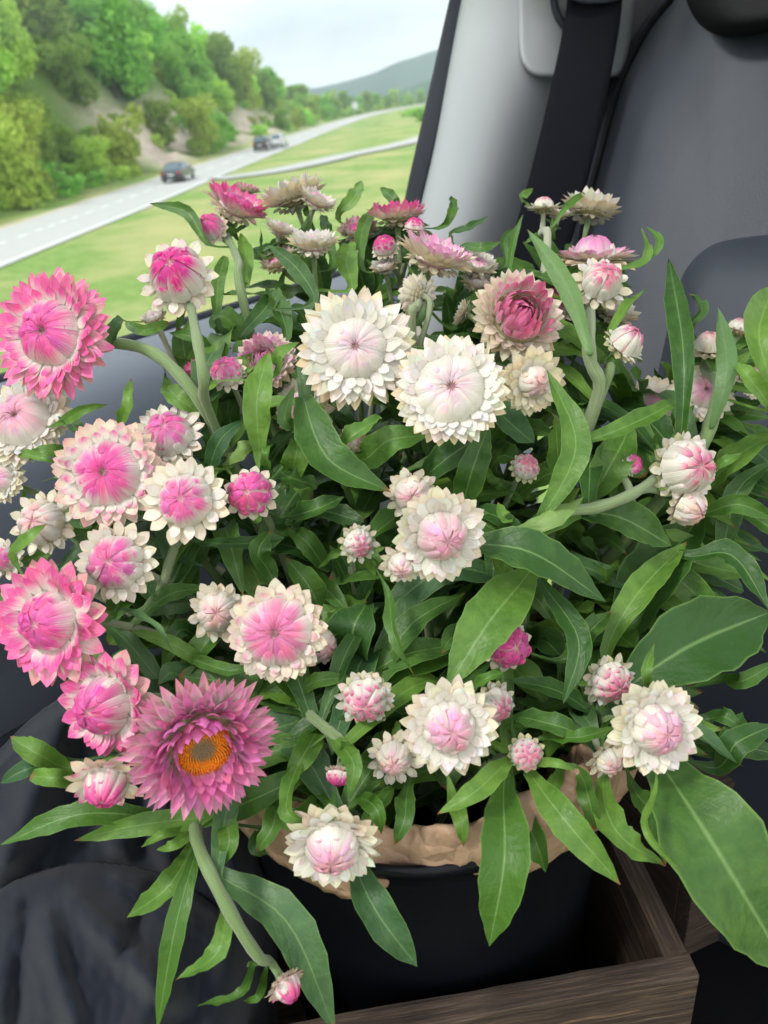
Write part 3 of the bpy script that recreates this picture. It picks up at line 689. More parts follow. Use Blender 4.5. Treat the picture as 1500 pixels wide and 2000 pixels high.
def crate(label, corner, da, db, la, lb, top, hgt, th=.014):
    """corner: the near right outer top corner; da runs left along the front, db runs back along the right side"""
    e = empty('wooden_crate', Vector((corner.x, corner.y, top - hgt))); tag(e, label, 'crate')
    def board(name, L, c, d, hh=hgt, t=th):
        o = link(name, box(name, L, t, hh, .0016, 24, .0011), M_WOOD, e); ang = math.atan2(d.y, d.x)
        o.matrix_basis = Matrix.Translation(c - e.location) @ Matrix.Rotation(ang, 4, 'Z')
    mid = Vector((0, 0, top - hgt / 2)); c2 = Vector((corner.x, corner.y, 0)); 
    board('front_board', la, c2 + da * la / 2 + db * th / 2 + mid, da)
    board('back_board', la, c2 + da * la / 2 + db * (lb - th / 2) + mid, da)
    board('side_board', lb - 2 * th - .001, c2 + db * lb / 2 + da * th / 2 + mid - Vector((0, 0, .0015)), db)
    board('side_board', lb - 2 * th - .001, c2 + db * lb / 2 + da * (la - th / 2) + mid - Vector((0, 0, .0015)), db)
    bo = link('bottom_board', box('bottom_board', la - 2 * th - .002, lb - 2 * th - .002, .01), M_WOOD, e); ang = math.atan2(da.y, da.x)
    bo.matrix_basis = Matrix.Translation(c2 + da * la / 2 + db * lb / 2 + Vector((0, 0, top - hgt + .006)) - e.location) @ Matrix.Rotation(ang, 4, 'Z')
    return e
CT = -.432
cc = ground(1368, 1906, CT); cl = ground(850, 1999, CT); da = (cl - cc); da.z = 0; da.normalize(); db = Vector((da.y, -da.x, 0))
if db.y < 0: db = -db
crate('weathered dark wooden crate with the black bucket inside', cc, da, db, .30, .31, CT, .236)

z2 = -.47; c2_ = ground(1700, 1415, z2); l2_ = ground(1385, 1548, z2); d2_ = l2_ - c2_; L2_ = d2_.length; d2_.normalize(); b2_ = Vector((d2_.y, -d2_.x, 0))
if b2_.y < 0: b2_ = -b2_
crate('second dark wooden crate, mostly hidden behind the huge leaf', c2_, d2_, b2_, L2_, .16, z2, .198)

# ================================================================== STRAWFLOWERS
_DY = [(330, .600), (420, .565), (500, .530), (580, .485), (660, .450), (750, .436), (850, .430), (1000, .425), (1150, .415), (1300, .402), (1450, .386), (1600, .368), (1700, .362), (2000, .362)]
def DS(x, y):
    """depth of the outer surface of the bunch"""
    for (y0, d0), (y1, d1) in zip(_DY, _DY[1:]):
        if y <= y1: 
            d = d0 + (d1 - d0) * max(0, (y - y0) / (y1 - y0)); break
    else: d = _DY[-1][1]
    d += .055 * sm(950, 1500, x) * (1 - sm(1000, 1500, y))
    return d
# ---- petal meshes, shared by all heads
NUP, NVP = 4, 6
VS = [0, .26, .50, .70, .85, .95, 1.0]; VS2 = [0, .2, .4, .58, .74, .87, .96, 1.0]
def flat_petal(bend, cup, pointed, seed):
    q = random.Random(seed); tw = q.uniform(-.12, .12); sk = q.uniform(-.08, .08)
    def fn(u, v):
        v2 = VS[round(v * NVP)]
        if pointed: w = (.42 + .58 * sm(0, .42, v2)) * (1 if v2 < .42 else max(0, 1 - ((v2 - .42) / .58) ** 1.7))
        else: w = (.46 + .54 * sm(0, .45, v2)) * (1 if v2 < .50 else (1 - ((v2 - .50) / .50) ** 2.0) * .95 + .05)
        a = (u - .5) * w
        return (v2 - .05 * a * a * 4 * (v2 > .9), a + sk * v2 * v2, bend * v2 * v2 + cup * (a * 2) ** 2 * .5 + tw * a * v2)
    return grid('petal', NUP + 1, NVP + 1, fn)
FLAT = {'round': [flat_petal(b, c, False, 3 * i) for i, (b, c) in enumerate(((.10, .06), (.02, .12), (-.10, .05), (.16, .14), (-.03, -.04)))],
        'point': [flat_petal(b, c, True, 50 + i) for i, (b, c) in enumerate(((.14, .20), (.04, .26), (.24, .30), (-.06, .16)))],
        'incurve': [flat_petal(b, c, True, 80 + i) for i, (b, c) in enumerate(((.45, .35), (.6, .4), (.32, .3)))]}
def dome_z(rho, flat):
    if flat: return .62 * max(0, 1 - rho ** 2.6) ** .62 - .20 * math.exp(-(rho / .20) ** 2)
    return 1.02 * max(0, 1 - rho ** 2.3) ** .62 - .06 * math.exp(-(rho / .12) ** 2)
def dome_petal(flat, rho_tip, wid, lift, twist, sharp):
    """bract lying on the dome from the rim (rho=1) up to rho_tip; drawn on the +X side"""
    def fn(u, v):
        v = VS2[round(v * (NVP + 1))]; v0 = -.10 + 1.10 * v; rho = 1.0 - (1 - rho_tip) * max(0, v0)
        if sharp: w = wid * (1 if v < .35 else max(0, 1 - ((v - .35) / .65) ** 1.9))
        else: w = wid * (1 if v < .55 else math.sqrt(max(0, 1 - ((v - .55) / .45) ** 2)))
        w *= (.35 + .65 * rho) * 1.0
        a = (u - .5) * 2 * w; arc = a / max(rho, .16) + twist * (1 - rho)
        arc = max(-1.5, min(1.5, arc))
        z = dome_z(min(1, rho), flat) - (.22 * max(0, -v0) * 10 * .1)
        e = abs(u - .5) * 2
        k = 1 + lift * (1 - 1.25 * e * e) + (.03 * v if not flat else .0)
        return (rho * k * math.cos(arc), rho * k * math.sin(arc), z * (1 + lift * (1 - 1.2 * e * e)) + .0)
    return grid('petal', NUP + 1, NVP + 2, fn)
DOME = {('flat', 0): dome_petal(True, .52, .26, .075, .05, False), ('flat', 1): dome_petal(True, .26, .24, .05, .12, True), ('flat', 2): dome_petal(True, .07, .30, .02, .2, True),
        ('egg', 0): dome_petal(False, .80, .30, .10, 0, False), ('egg', 1): dome_petal(False, .48, .32, .07, .05, False), ('egg', 2): dome_petal(False, .16, .30, .035, .1, True), ('egg', 3): dome_petal(False, .05, .36, .0, .2, True),
        ('scale', 0): dome_petal(False, .90, .30, .13, 0, False), ('scale', 1): dome_petal(False, .72, .30, .10, .03, False), ('scale', 2): dome_petal(False, .48, .27, .07, .03, False), ('scale', 3): dome_petal(False, .08, .36, .03, .1, True)}
_pm = {}
def petal_mesh(base, me):
    k = (base, me.name)
    if k not in _pm:
        c = me.copy(); c.name = 'petal'; c.materials.clear(); c.materials.append(M_PET[base]); _pm[k] = c
    return _pm[k]
M_CORE = simple('receptacle', (.58, .34, .36), .8, .2, 300, .3)
M_COREG = simple('receptacle_green', (.26, .23, .12), .8, .2, 300, .3)
_cores = {}
def core_for(flat, hs, back=False):
    k = (flat, round(hs, 2), back)
    if k not in _cores: _cores[k] = core_mesh(flat, hs); _cores[k].materials.append(M_COREG if back else M_CORE)
    return _cores[k]
def core_mesh(flat, hs=1.0):
    pr = [(0.02, -.62), (.10, -.60), (.22, -.46), (.55, -.30), (.90, -.14), (.97, -.02)] + [(r, (dome_z(r, flat) * .93 - .03) * hs) for r in (.95, .88, .75, .6, .45, .3, .18, .08, .01)]
    return lathe('flower_head', pr, 20)
CORE_OPEN = lathe('flower_head', [(0.02, -.62), (.10, -.60), (.22, -.46), (.55, -.30), (.92, -.12), (.96, .0), (.8, .06), (.5, .08), (.2, .07), (.01, .06)], 20); CORE_OPEN.materials.append(M_COREG)
# orange disc of tiny florets
def disc_mesh():
    vs, fs = [], []; q = random.Random(4)
    for k in range(420):
        r = math.sqrt((k + .5) / 420); a = k * 2.39996; h = .13 * (1 - r * r) + .05; rr = .034 * (1.0 if r > .5 else .75); hh = (.16 if r > .48 else .10) * q.uniform(.5, 1.5)
        c = Vector((r * math.cos(a), r * math.sin(a), h)); o = len(vs); lean = Vector((math.cos(a), math.sin(a), 0)) * .05 * r
        for j in range(5): b = j * 2 * math.pi / 5; vs.append(c + Vector((math.cos(b) * rr, math.sin(b) * rr, -.04)))
        for j in range(5): b = j * 2 * math.pi / 5; vs.append(c + lean + Vector((math.cos(b) * rr * .8, math.sin(b) * rr * .8, hh * .7)))
        vs.append(c + lean + Vector((0, 0, hh)))
        for j in range(5): i = (j + 1) % 5; fs.append((o + j, o + i, o + 5 + i, o + 5 + j)); fs.append((o + 5 + j, o + 5 + i, o + 10))
    return mesh('disc_florets', vs, fs)
DISC = disc_mesh()
m, n, l, b = newmat('orange_disc'); tc = N(n, 'ShaderNodeTexCoord'); ln = N(n, 'ShaderNodeVectorMath', operation='LENGTH')
l.new(mapped(n, l, tc.outputs['Object'], (1, 1, 0)), ln.inputs[0]); f = noise_t(n, l, tc.outputs['Object'], 9, 3)
c = ramp(n, l, math_n(n, l, 'ADD', ln.outputs['Value'], math_n(n, l, 'MULTIPLY_ADD', f, .2, -.1)), [(.26, (.30, .22, .14)), (.38, (.48, .26, .08)), (.48, (.88, .30, .01)), (.80, (.92, .34, .015)), (.97, (.70, .14, .01))])
l.new(c, b.inputs['Base Color']); b.inputs['Roughness'].default_value = .6; DISC.materials.append(m)
M_PINCH = simple('dry_centre_tuft', (.20, .13, .09), .8, .2, 500, .4)
PINCH = mesh('centre_tuft', [Vector((math.cos(a) * r, math.sin(a) * r, z)) for k in range(26) for (r, z, a) in ((.02 + .08 * (k % 5) / 5, 0, k * 2.4), (.03 + .08 * (k % 5) / 5, .0, k * 2.4 + .35), (.05 + .12 * (k % 5) / 5, .17, k * 2.4 + .1))],
             [(3 * k, 3 * k + 1, 3 * k + 2) for k in range(26)], False); PINCH.materials.append(M_PINCH)

WH, CRM, TAN = (.77, .76, .71), (.76, .69, .54), (.60, .47, .27)
# dome tint/start, then outer rows (inner -> outer): base, tint, start of the tint
PAL = {
 'hot':   dict(dome=((.76, .12, .38), .16), rows=[('white', (.80, .13, .38), .28), ('white', (.80, .15, .39), .32), ('white', (.80, .19, .40), .36), ('cream', (.78, .34, .38), .50)], back='cream', backt=CRM),
 'mauve': dict(dome=((.74, .22, .48), .06), rows=[('white', (.75, .24, .49), .12), ('white', (.76, .26, .49), .22), ('white', (.78, .30, .48), .38), ('cream', (.78, .34, .44), .50)], back='cream', backt=CRM),
 'pink':  dict(dome=((.74, .115, .35), .22), rows=[('white', (.78, .20, .42), .50), ('white', (.80, .34, .46), .52), ('cream', (.80, .46, .44), .62), ('cream', (.80, .58, .42), .62)], back='cream', backt=CRM),
 'rose':  dict(dome=((.76, .22, .40), .22), rows=[('white', (.80, .40, .50), .50), ('cream', (.80, .60, .55), .55), ('cream', CRM, .3), ('cream', (.76, .60, .38), .3)], back='cream', backt=(.72, .58, .34)),
 'stripe':dict(dome=((.74, .16, .40), .34), rows=[('white', (.82, .66, .62), .6), ('white', WH, .3), ('white', (.82, .76, .64), .3), ('cream', CRM, .3)], back='cream', backt=CRM),
 'blush': dict(dome=((.80, .42, .55), .30), rows=[('white', (.83, .66, .68), .6), ('white', WH, .3), ('cream', (.82, .74, .58), .3), ('cream', CRM, .3)], back='white', backt=(.78, .70, .52)),
 'white': dict(dome=((.78, .60, .64), .45), rows=[('white', (.84, .76, .76), .5), ('white', WH, .3), ('white', (.83, .77, .66), .3), ('cream', (.80, .67, .44), .3)], back='white', backt=(.78, .70, .52)),
 'lilac': dict(dome=((.72, .30, .50), .3), rows=[('white', (.74, .33, .54), .35), ('white', (.78, .42, .58), .45), ('cream', (.80, .62, .55), .55), ('cream', (.78, .65, .42), .3)], back='cream', backt=(.78, .70, .50)),
 'magenta': dict(dome=((.66, .05, .28), .30), rows=[('white', (.82, .60, .64), .62), ('white', (.84, .72, .70), .5), ('white', WH, .3), ('cream', CRM, .3)], back='cream', backt=CRM),
 'bud':   dict(dome=((.70, .20, .34), .55), rows=[('white', WH, .3), ('white', (.82, .78, .66), .3), ('cream', CRM, .3)], back='green', backt=(.66, .62, .38)),
 'creambud': dict(dome=((.80, .50, .50), .50), rows=[('white', (.83, .78, .64), .3), ('cream', (.82, .72, .50), .3), ('cream', CRM, .3)], back='cream', backt=(.70, .62, .38)),
}
def jit(c, q, a=.06): return tuple(max(0, x * (1 + q.uniform(-a, a))) for x in c)
HEADS = []          # (x, y, radius px, depth)
petal_count = 0
def add_petal(head, me, mtx, col, start):
    global petal_count
    o = bpy.data.objects.new('petal', me); o.parent = head; o.matrix_basis = mtx; o.color = (col[0], col[1], col[2], start - .10); COL.objects.link(o); petal_count += 1
def build_head(root, spec, q):
    x, y, D, kind, pal = spec[:5]; fx, fy = spec[5], spec[6]; opt = spec[7] if len(spec) > 7 else {}
    fz = opt.get('fz', math.sqrt(max(.05, 1 - min(.95, fx * fx + fy * fy))))
    if kind == 'side': fz += .24
    nrm = (CR * fx + CU * fy - CF * fz).normalized()
    d = DS(x, y) + opt.get('dz', 0); Ro = D / 2 * d / F_PX; pl = PAL[pal]
    HEADS.append((x, y, D / 2, d))
    c = P(x, y, d)
    ratio = opt.get('ratio', {'open': .56, 'bud': .62, 'tight': .92, 'disc': .52, 'side': .50, 'half': .58}[kind])
    if kind in ('open', 'bud'): ratio *= .91
    R = Ro * ratio
    rot = nrm.to_track_quat('Z', 'Y').to_matrix().to_4x4() @ Matrix.Rotation(q.uniform(0, 6.28), 4, 'Z')
    egg = kind in ('bud', 'tight')
    if egg: c = c - nrm * R * .35
    flat = not egg
    head = link('flower_head', CORE_OPEN if kind in ('disc', 'half') else core_for(flat, opt.get('h', 1.0) * (opt.get('egg', 1.0) if egg else 1), fz < .3), None, root, Matrix.Translation(c - root.location) @ rot @ Matrix.Scale(R, 4))
    T = Matrix.Translation; RZ = lambda a: Matrix.Rotation(a, 4, 'Z')
    hs = opt.get('h', 1.0); pet = q.choice
    # closed centre
    if kind in ('open', 'side'):
        for r, nn in ((2, 12), (1, 15), (0, opt.get('n0', 9))):
            a0 = q.uniform(0, 6)
            for k in range(nn):
                if r == 0 and q.random() < .25: continue
                tint, st = pl['dome']; s = 1 + q.uniform(-.03, .05) + (.02 if r == 0 else 0)
                add_petal(head, petal_mesh('white', DOME[('flat', r)]), RZ(a0 + (k + q.uniform(-.2, .2)) / nn * 6.2832) @ Matrix.Diagonal((s, s, s * hs, 1)), jit(tint, q, .10), st + q.uniform(-.1, .1) + (.14 if r == 0 else 0))
        tf = link('centre_tuft', PINCH, None, head, T((0, 0, .40 * hs)))
    elif egg:
        key = 'scale' if kind == 'tight' or opt.get('scale') else 'egg'
        for r, nn in ((3, 7), (2, 8), (1, 8), (0, 8)):
            a0 = q.uniform(0, 6)
            for k in range(nn):
                if r == 0 and key == 'egg' and q.random() < .45: continue
                tint, st = pl['dome']; s = 1 + q.uniform(-.03, .05)
                stt = st + q.uniform(-.14, .14) + (.45 if r == 0 and key == 'egg' else .12 if r == 0 else 0) - (.15 if r == 3 else 0)
                add_petal(head, petal_mesh('white' if r or pal != 'creambud' else 'cream', DOME[(key, r)]), RZ(a0 + (k + q.uniform(-.18, .18)) / nn * 6.2832) @ Matrix.Diagonal((s, s, s * hs * opt.get('egg', 1.0), 1)), jit(tint, q, .12), stt)
    else:
        disc = link('disc_florets', DISC, None, head, T((0, 0, .10)) @ Matrix.Diagonal((opt.get('disc', .60),) * 2 + (.75, 1))); tag(disc, kind='stuff')
        for (rr, el, nn, ln) in ((.66, 62, 16, .62), (.76, 52, 20, .72), (.86, 40, 22, .80)) if kind == 'disc' else ((.40, 96, 12, .6), (.56, 88, 16, .8), (.72, 76, 18, .85), (.86, 62, 18, .85)):
            a0 = q.uniform(0, 6)
            for k in range(nn):
                e_ = math.radians(el + q.uniform(-9, 9)); L = ln * q.uniform(.88, 1.1); W = 2 * math.pi * rr / nn * 1.5
                add_petal(head, petal_mesh('white', pet(FLAT['incurve'])), RZ(a0 + (k + q.uniform(-.25, .25)) / nn * 6.2832) @ T((rr, 0, .04)) @ Matrix.Rotation(-e_, 4, 'Y') @ Matrix.Rotation(q.uniform(-.2, .2), 4, 'X') @ Matrix.Diagonal((L, W, L, 1)), jit(pl['dome'][0], q, .12), pl['dome'][1] + .02)
    # spreading rows, inner -> outer
    Lmax = (Ro / R - 1.0) * 1.04 + .03
    if kind in ('open', 'disc', 'half', 'side'):
        big = D > 170
        tab = [(.48, 30, .97, .04), (.68, 21, .97, .0), (.86, 13, .96, -.05), (.98, 5, .95, -.10), (1.04, -4, .91, -.16)]
        if kind == 'disc': tab = [(.42, 42, .94, .08), (.60, 33, .95, .05), (.76, 24, .96, .0), (.9, 14, .95, -.06), (1.0, 5, .92, -.12), (1.02, -5, .88, -.18)]
        if kind == 'half': tab = [(.62, 48, .96, .05), (.82, 34, .97, 0), (.95, 20, .95, -.06), (1.0, 6, .92, -.12), (1.0, -8, .88, -.2)]
        if kind == 'side': tab = [(.80, 58, .95, .05), (.92, 46, .96, .02), (1.0, 32, .96, -.04), (1.0, 16, .92, -.1)]
        nn = round(opt.get('n', 22 if big else 18) * (1.12 if kind == 'disc' else .95))
    elif kind == 'bud':
        tab = [(.80, 22, .98, -.06), (1.0, 4, .96, -.14)] if opt.get('rows', 2) == 2 else [(.62, 30, .98, -.02), (.80, 20, .97, -.07), (.95, 8, .96, -.12), (1.02, -5, .93, -.18)]
        nn = round(opt.get('n', 11) * 1.12)
    else:
        tab = [(1.9, 55, .90, -.1)]; nn = 5
    tilt = opt.get('tilt', 0); shape = opt.get('shape', 'point' if kind in ('disc', 'half', 'side') else 'round')
    np_ = len(pl['rows'])
    for ri, (lf, el, rr, zz) in enumerate(tab):
        base, tint, st = pl['rows'][min(np_ - 1, round(ri * (np_ - 1) / max(1, len(tab) - 1)))]
        a0 = q.uniform(0, 6); cnt = nn if ri or kind in ('disc', 'half', 'side', 'bud') else int(nn * .8)
        for k in range(cnt):
            if kind == 'bud' and ri == 0 and q.random() < .2: continue
            if kind == 'tight' and q.random() < .3: continue
            L = max(.22, Lmax * lf) * q.uniform(.86, 1.10); W = 2 * math.pi * (rr + L * .5) / cnt * (1.16 if shape == 'round' else 1.2) * q.uniform(.9, 1.12)
            if kind == 'bud': W = min(W * 1.12, L * .95)
            W = min(W, .68 * max(L, .5))
            e_ = math.radians(el + tilt + q.uniform(-8, 8))
            add_petal(head, petal_mesh(base, pet(FLAT[shape])), RZ(a0 + (k + q.uniform(-.18, .18)) / cnt * 6.2832) @ T((rr, 0, zz)) @ Matrix.Rotation(-e_, 4, 'Y') @ Matrix.Rotation(q.uniform(-.22, .22), 4, 'X') @ Matrix.Diagonal((L, W, L, 1)), jit(tint, q, .07), min(.95, st + q.uniform(-.12, .12)))
    # small scales closing the back of the head
    nb = ((.86, -18, .55, -.22), (.62, -30, .42, -.36), (.38, -38, .34, -.47)) if (fz < .75 or egg) else ((.80, -22, .5, -.26),)
    for rr, el, ln, zz in nb:
        a0 = q.uniform(0, 6); cnt = 13 if rr > .5 else 9
        for k in range(cnt):
            e_ = math.radians(el + q.uniform(-8, 8)); L = max(ln, .5 * ln * Lmax * 1.3) * q.uniform(.85, 1.1); W = 2 * math.pi * rr / cnt * 1.25
            add_petal(head, petal_mesh(pl['back'], pet(FLAT['point'])), RZ(a0 + k / cnt * 6.2832) @ T((rr, 0, zz)) @ Matrix.Rotation(-e_, 4, 'Y') @ Matrix.Diagonal((L, W, L, 1)), jit(pl['backt'], q, .1), .45)
    return c - nrm * R * .52, nrm, R
# ---- leaves
def leaf_mesh(path, width, hint, q, fold=.25, wave=.12, twist=0.0, petiole=0, blunt=False, nu=6, nv=18, ragged=0):
    """ribbon along path; width in metres; hint = direction the upper side looks to"""
    _d = catmull(path, 81); pts = [_d[round(80 * (1 - (1 - j / (nv - 1)) ** 1.45))] for j in range(nv)]; vs, uv, fs = [], [], []; ph = q.uniform(0, 6); fr = q.uniform(2.0, 4.0); fr2 = q.uniform(5, 9)
    L = sum((pts[i + 1] - pts[i]).length for i in range(nv - 1)); acc = 0; pv = None
    for j, p in enumerate(pts):
        if j: acc += (p - pts[j - 1]).length
        v = acc / L
        t = (pts[min(j + 1, nv - 1)] - pts[max(j - 1, 0)]).normalized()
        nr = hint - t * hint.dot(t)
        if nr.length < 1e-4: nr = t.orthogonal()
        nr.normalize()
        if pv is not None and nr.dot(pv) < -.2: nr = -nr
        a = twist * (v - .3); bi = t.cross(nr); nr, bi = nr * math.cos(a) + bi * math.sin(a), bi * math.cos(a) - nr * math.sin(a); pv = nr
        vv = max(0, (v - petiole) / (1 - petiole))
        if blunt: w = (.45 + .55 * sm(0, .45, vv)) * (1 if vv < .7 else math.sqrt(max(0, 1 - ((vv - .7) / .3) ** 2)))
        else: w = (.40 + .60 * sm(0, .42, vv)) * (1 if vv < .48 else max(.0, 1 - ((vv - .48) / .52) ** 1.9))
        if v < petiole: w = .16
        w = max(w, .012) * width / 2
        for i in range(nu + 1):
            s = i / nu * 2 - 1; e = abs(s)
            und = math.sin(vv * fr * 6.28 + ph + (1.7 if s > 0 else 0)) * wave * e ** 2 + math.sin(vv * fr2 * 6.28 + ph * 2 + (2.4 if s > 0 else 0)) * wave * .45 * e ** 3
            ww = w * (1 + .05 * math.sin(vv * fr2 * 5 + ph + s))
            vs.append(p + bi * s * ww * (1 - .10 * fold) + nr * (fold * e ** 1.4 * w + und * w * 1.2 * (vv > 0))); uv.append((i / nu, v))
    k = nu + 1
    fs = [(j * k + i, j * k + i + 1, (j + 1) * k + i + 1, (j + 1) * k + i) for j in range(nv - 1) for i in range(nu)]
    return vs, fs, uv
def add_leaf(root, path, width, hint, q, mat, **kw):
    vs, fs, uv = leaf_mesh(path, width, hint, q, **kw); off = root.location
    o = link('leaf', mesh('leaf', [v - off for v in vs], fs, True, uv), M_LEAF[mat], root); return o
PLANTS = []
def bucket_spot(c, q):
    v = Vector((c.x - RIM.x, c.y - RIM.y, 0)); k = min(.055, v.length * .35)
    if v.length > 1e-4: v = v.normalized() * k
    return Vector((RIM.x + v.x + q.uniform(-.02, .02), RIM.y + v.y + q.uniform(-.02, .02), RIM.z - .10 + q.uniform(-.05, .02)))
def plant(label, heads, via=None, seed=0, rad=.0033, small=True):
    q = random.Random(seed * 13 + 5); x, y = heads[0][0], heads[0][1]; c0 = P(x, y, DS(x, y)); B = bucket_spot(c0, q)
    root = empty('strawflower', B); tag(root, label, 'flower')
    paths = []
    for i, h in enumerate(heads):
        base, nrm, R = build_head(root, h, q)
        if i == 0:
            ln = (base - B).length
            if via:
                pts = [base, base - nrm * .012] + [P(a, b_, DS(a, b_) + c_) for a, b_, c_ in via] + [B + Vector((0, 0, .06)), B]
                path = catmull(pts, 34)
            else:
                p1 = base - nrm * ln * .30 - Vector((0, 0, .01)); p2 = B + Vector((0, 0, 1)) * ln * .45
                path = [base * (1 - t) ** 3 + p1 * 3 * t * (1 - t) ** 2 + p2 * 3 * t * t * (1 - t) + B * t ** 3 for t in [k / 33 for k in range(34)]]
            for _ in range(5): path = [path[0]] + [(path[k - 1] + path[k] * 2 + path[k + 1]) / 4 for k in range(1, 33)] + [path[33]]
            rr = [rad * (.46 + .40 * min(1, k / 12)) * (1 + .07 * math.sin(k * 1.7 + seed)) for k in range(34)]; rr[0] *= 1.5
            main = path
        else:
            o_ = h[7] if len(h) > 7 else {}
            # join the main stem at a point farther down than this head
            best = None
            for k in range(3, 26):
                Q = main[k]; cost = abs((Q - base).length - o_.get('reach', .045)) + (0 if (base - Q).dot(nrm) > -.01 else .02)
                if best is None or cost < best[0]: best = (cost, k)
            Q = main[best[1]]; tn = (main[best[1] - 1] - main[best[1] + 1]).normalized(); ln = (base - Q).length
            p1 = base - nrm * ln * .35; p2 = Q + tn * ln * .4
            path = [base * (1 - t) ** 3 + p1 * 3 * t * (1 - t) ** 2 + p2 * 3 * t * t * (1 - t) + Q * t ** 3 for t in [k / 15 for k in range(16)]]
            rr = [rad * .62 * (.8 + .3 * k / 15) for k in range(16)]; rr[0] *= 1.3
        link('stem', tube('stem', [p - B for p in path], rr, 8), M_STEM, root); paths.append(path)
        if small:
            for k in range(q.choice([1, 2, 3])):        # little leaves right under the head
                j = q.randint(1, 4) if i == 0 else q.randint(1, 5); b0 = path[min(j, len(path) - 1)]; a = q.uniform(0, 6.28)
                sd = (nrm.orthogonal().normalized()); sd = sd * math.cos(a) + nrm.cross(sd) * math.sin(a); L = q.uniform(.014, .030)
                tipd = sd * q.uniform(.6, 1) + nrm * q.uniform(-.3, .25) + Vector((0, 0, q.uniform(-.3, .4)))
                add_leaf(root, [b0, b0 + (sd * .5 - nrm * .3) * L, b0 + tipd * L], q.uniform(.004, .008), nrm, q, q.choice(['y', 'm', 'm']), fold=.4, wave=.3, twist=q.uniform(-1.5, 1.5), nv=10, nu=4)
    PLANTS.append(dict(root=root, paths=paths, q=q, heads=heads)); return root

S = []
def pl_(label, *heads, **kw): S.append((label, heads, kw))
pl_('large hot pink strawflower on an arching stem in front of the window', (100, 652, 262, 'open', 'hot', -.22, .0, dict(ratio=.52, n=26, dz=-.02)), via=[(265, 672, .0), (335, 715, .0), (395, 790, .0), (440, 880, .03)], rad=.0042)
pl_('magenta bud with white outer petals standing up against the grass verge', (341, 530, 168, 'bud', 'magenta', -.04, .20, dict(ratio=.70, n=11, rows=2, dz=-.06)), via=[(385, 660, -.03), (402, 760, -.02), (420, 840, .02)], rad=.0034)
pl_('pink strawflower seen from behind, against the road, with a pink bud', (460, 406, 146, 'side', 'hot', .35, .62, dict(fz=.12)), (408, 440, 66, 'bud', 'pink', -.25, .2, dict(ratio=.85)), (482, 372, 60, 'side', 'pink', .2, .8, dict(fz=.1, dz=.03)), via=[(470, 520, .0), (480, 620, .02)])
pl_('pale tan strawflower seen from behind, topmost against the grass', (575, 388, 146, 'side', 'white', -.25, .75, dict(fz=-.08)), (618, 394, 92, 'side', 'blush', .4, .7, dict(fz=.15, dz=-.02)))
pl_('pure white half-open strawflower below the tan ones', (612, 480, 118, 'side', 'white', 0, .9, dict(fz=.25, tilt=12, dz=-.03)), (548, 450, 78, 'side', 'blush', .3, .8, dict(fz=.1)), (545, 512, 88, 'side', 'rose', -.3, .5, dict(fz=.2, dz=.03)))
pl_('pink strawflower beside the pillar, with a dark bud', (776, 424, 128, 'side', 'hot', -.05, .95, dict(fz=.05, dz=-.01)), (811, 438, 40, 'tight', 'magenta', .1, .8, dict(fz=.4, dz=-.03)), (750, 476, 46, 'tight', 'magenta', -.2, .5, dict(dz=-.02)))
pl_('lilac-pink strawflower in profile with cream underside', (848, 505, 172, 'side', 'lilac', .30, .85, dict(fz=.25, dz=-.03)), (820, 578, 98, 'side', 'blush', -.3, .15, dict(fz=-.6, dz=.0)), via=[(812, 610, .0), (805, 680, .03)])
pl_('largest white strawflower with pale pink closed centre', (694, 680, 238, 'open', 'white', .04, .0, dict(ratio=.54, n=24, h=.7, dz=-.012)))
pl_('white strawflower half hidden between the two largest white ones', (782, 672, 140, 'open', 'white', .45, .25, dict(dz=.03)))
pl_('round white strawflower with pink-flushed centre beside the largest white one', (880, 760, 226, 'open', 'white', -.02, .10, dict(ratio=.63, n=25, h=.75, dz=-.025)))
pl_('cream strawflower opening to a pink centre with a glint of orange', (1012, 618, 196, 'half', 'rose', .22, .18, dict(ratio=.60, disc=.28, n=22, dz=-.015)), (935, 555, 84, 'side', 'white', .1, .7, dict(fz=.3, dz=.03)), (905, 612, 62, 'side', 'white', -.4, .2, dict(fz=-.3, dz=.02)))
pl_('hot pink bud behind the cream strawflower, near the seat belt', (1090, 580, 110, 'bud', 'hot', -.15, .35, dict(dz=.03)))
pl_('drooping cream strawflower with pink bud centre under the cream one', (1046, 748, 136, 'bud', 'creambud', .25, -.35, dict(ratio=.5, n=14, rows=3, dz=-.01)))
pl_('small pale buds standing highest against the seat belt', (1062, 398, 74, 'bud', 'bud', .0, .95, dict(fz=.25, ratio=.55, dz=-.02)), (1090, 420, 54, 'side', 'blush', .1, .8, dict(fz=.1)), via=[(1058, 460, .0), (1065, 540, .01)])
pl_('tan strawflower seen from below against the grey seat', (1153, 412, 130, 'side', 'white', .15, .75, dict(fz=-.15)), )
pl_('cream strawflower with lilac dome, in profile against the seat back', (1160, 488, 172, 'bud', 'lilac', -.05, .92, dict(fz=.36, ratio=.50, n=20, rows=3, dz=-.02)), (1178, 545, 124, 'bud', 'bud', .06, .30, dict(ratio=.66, n=11, rows=2, egg=1.15, dz=-.045)), (1200, 612, 104, 'side', 'white', .2, .6, dict(fz=.2, dz=.01)), via=[(1150, 640, -.02), (1152, 720, -.01), (1160, 820, .01)], rad=.0045)
pl_('egg-shaped white bud with pink tip beside the dark seat', (1226, 665, 92, 'bud', 'bud', .35, .45, dict(fz=.6, ratio=.74, egg=1.2, dz=-.02)), via=[(1190, 720, .0), (1165, 800, .01)])
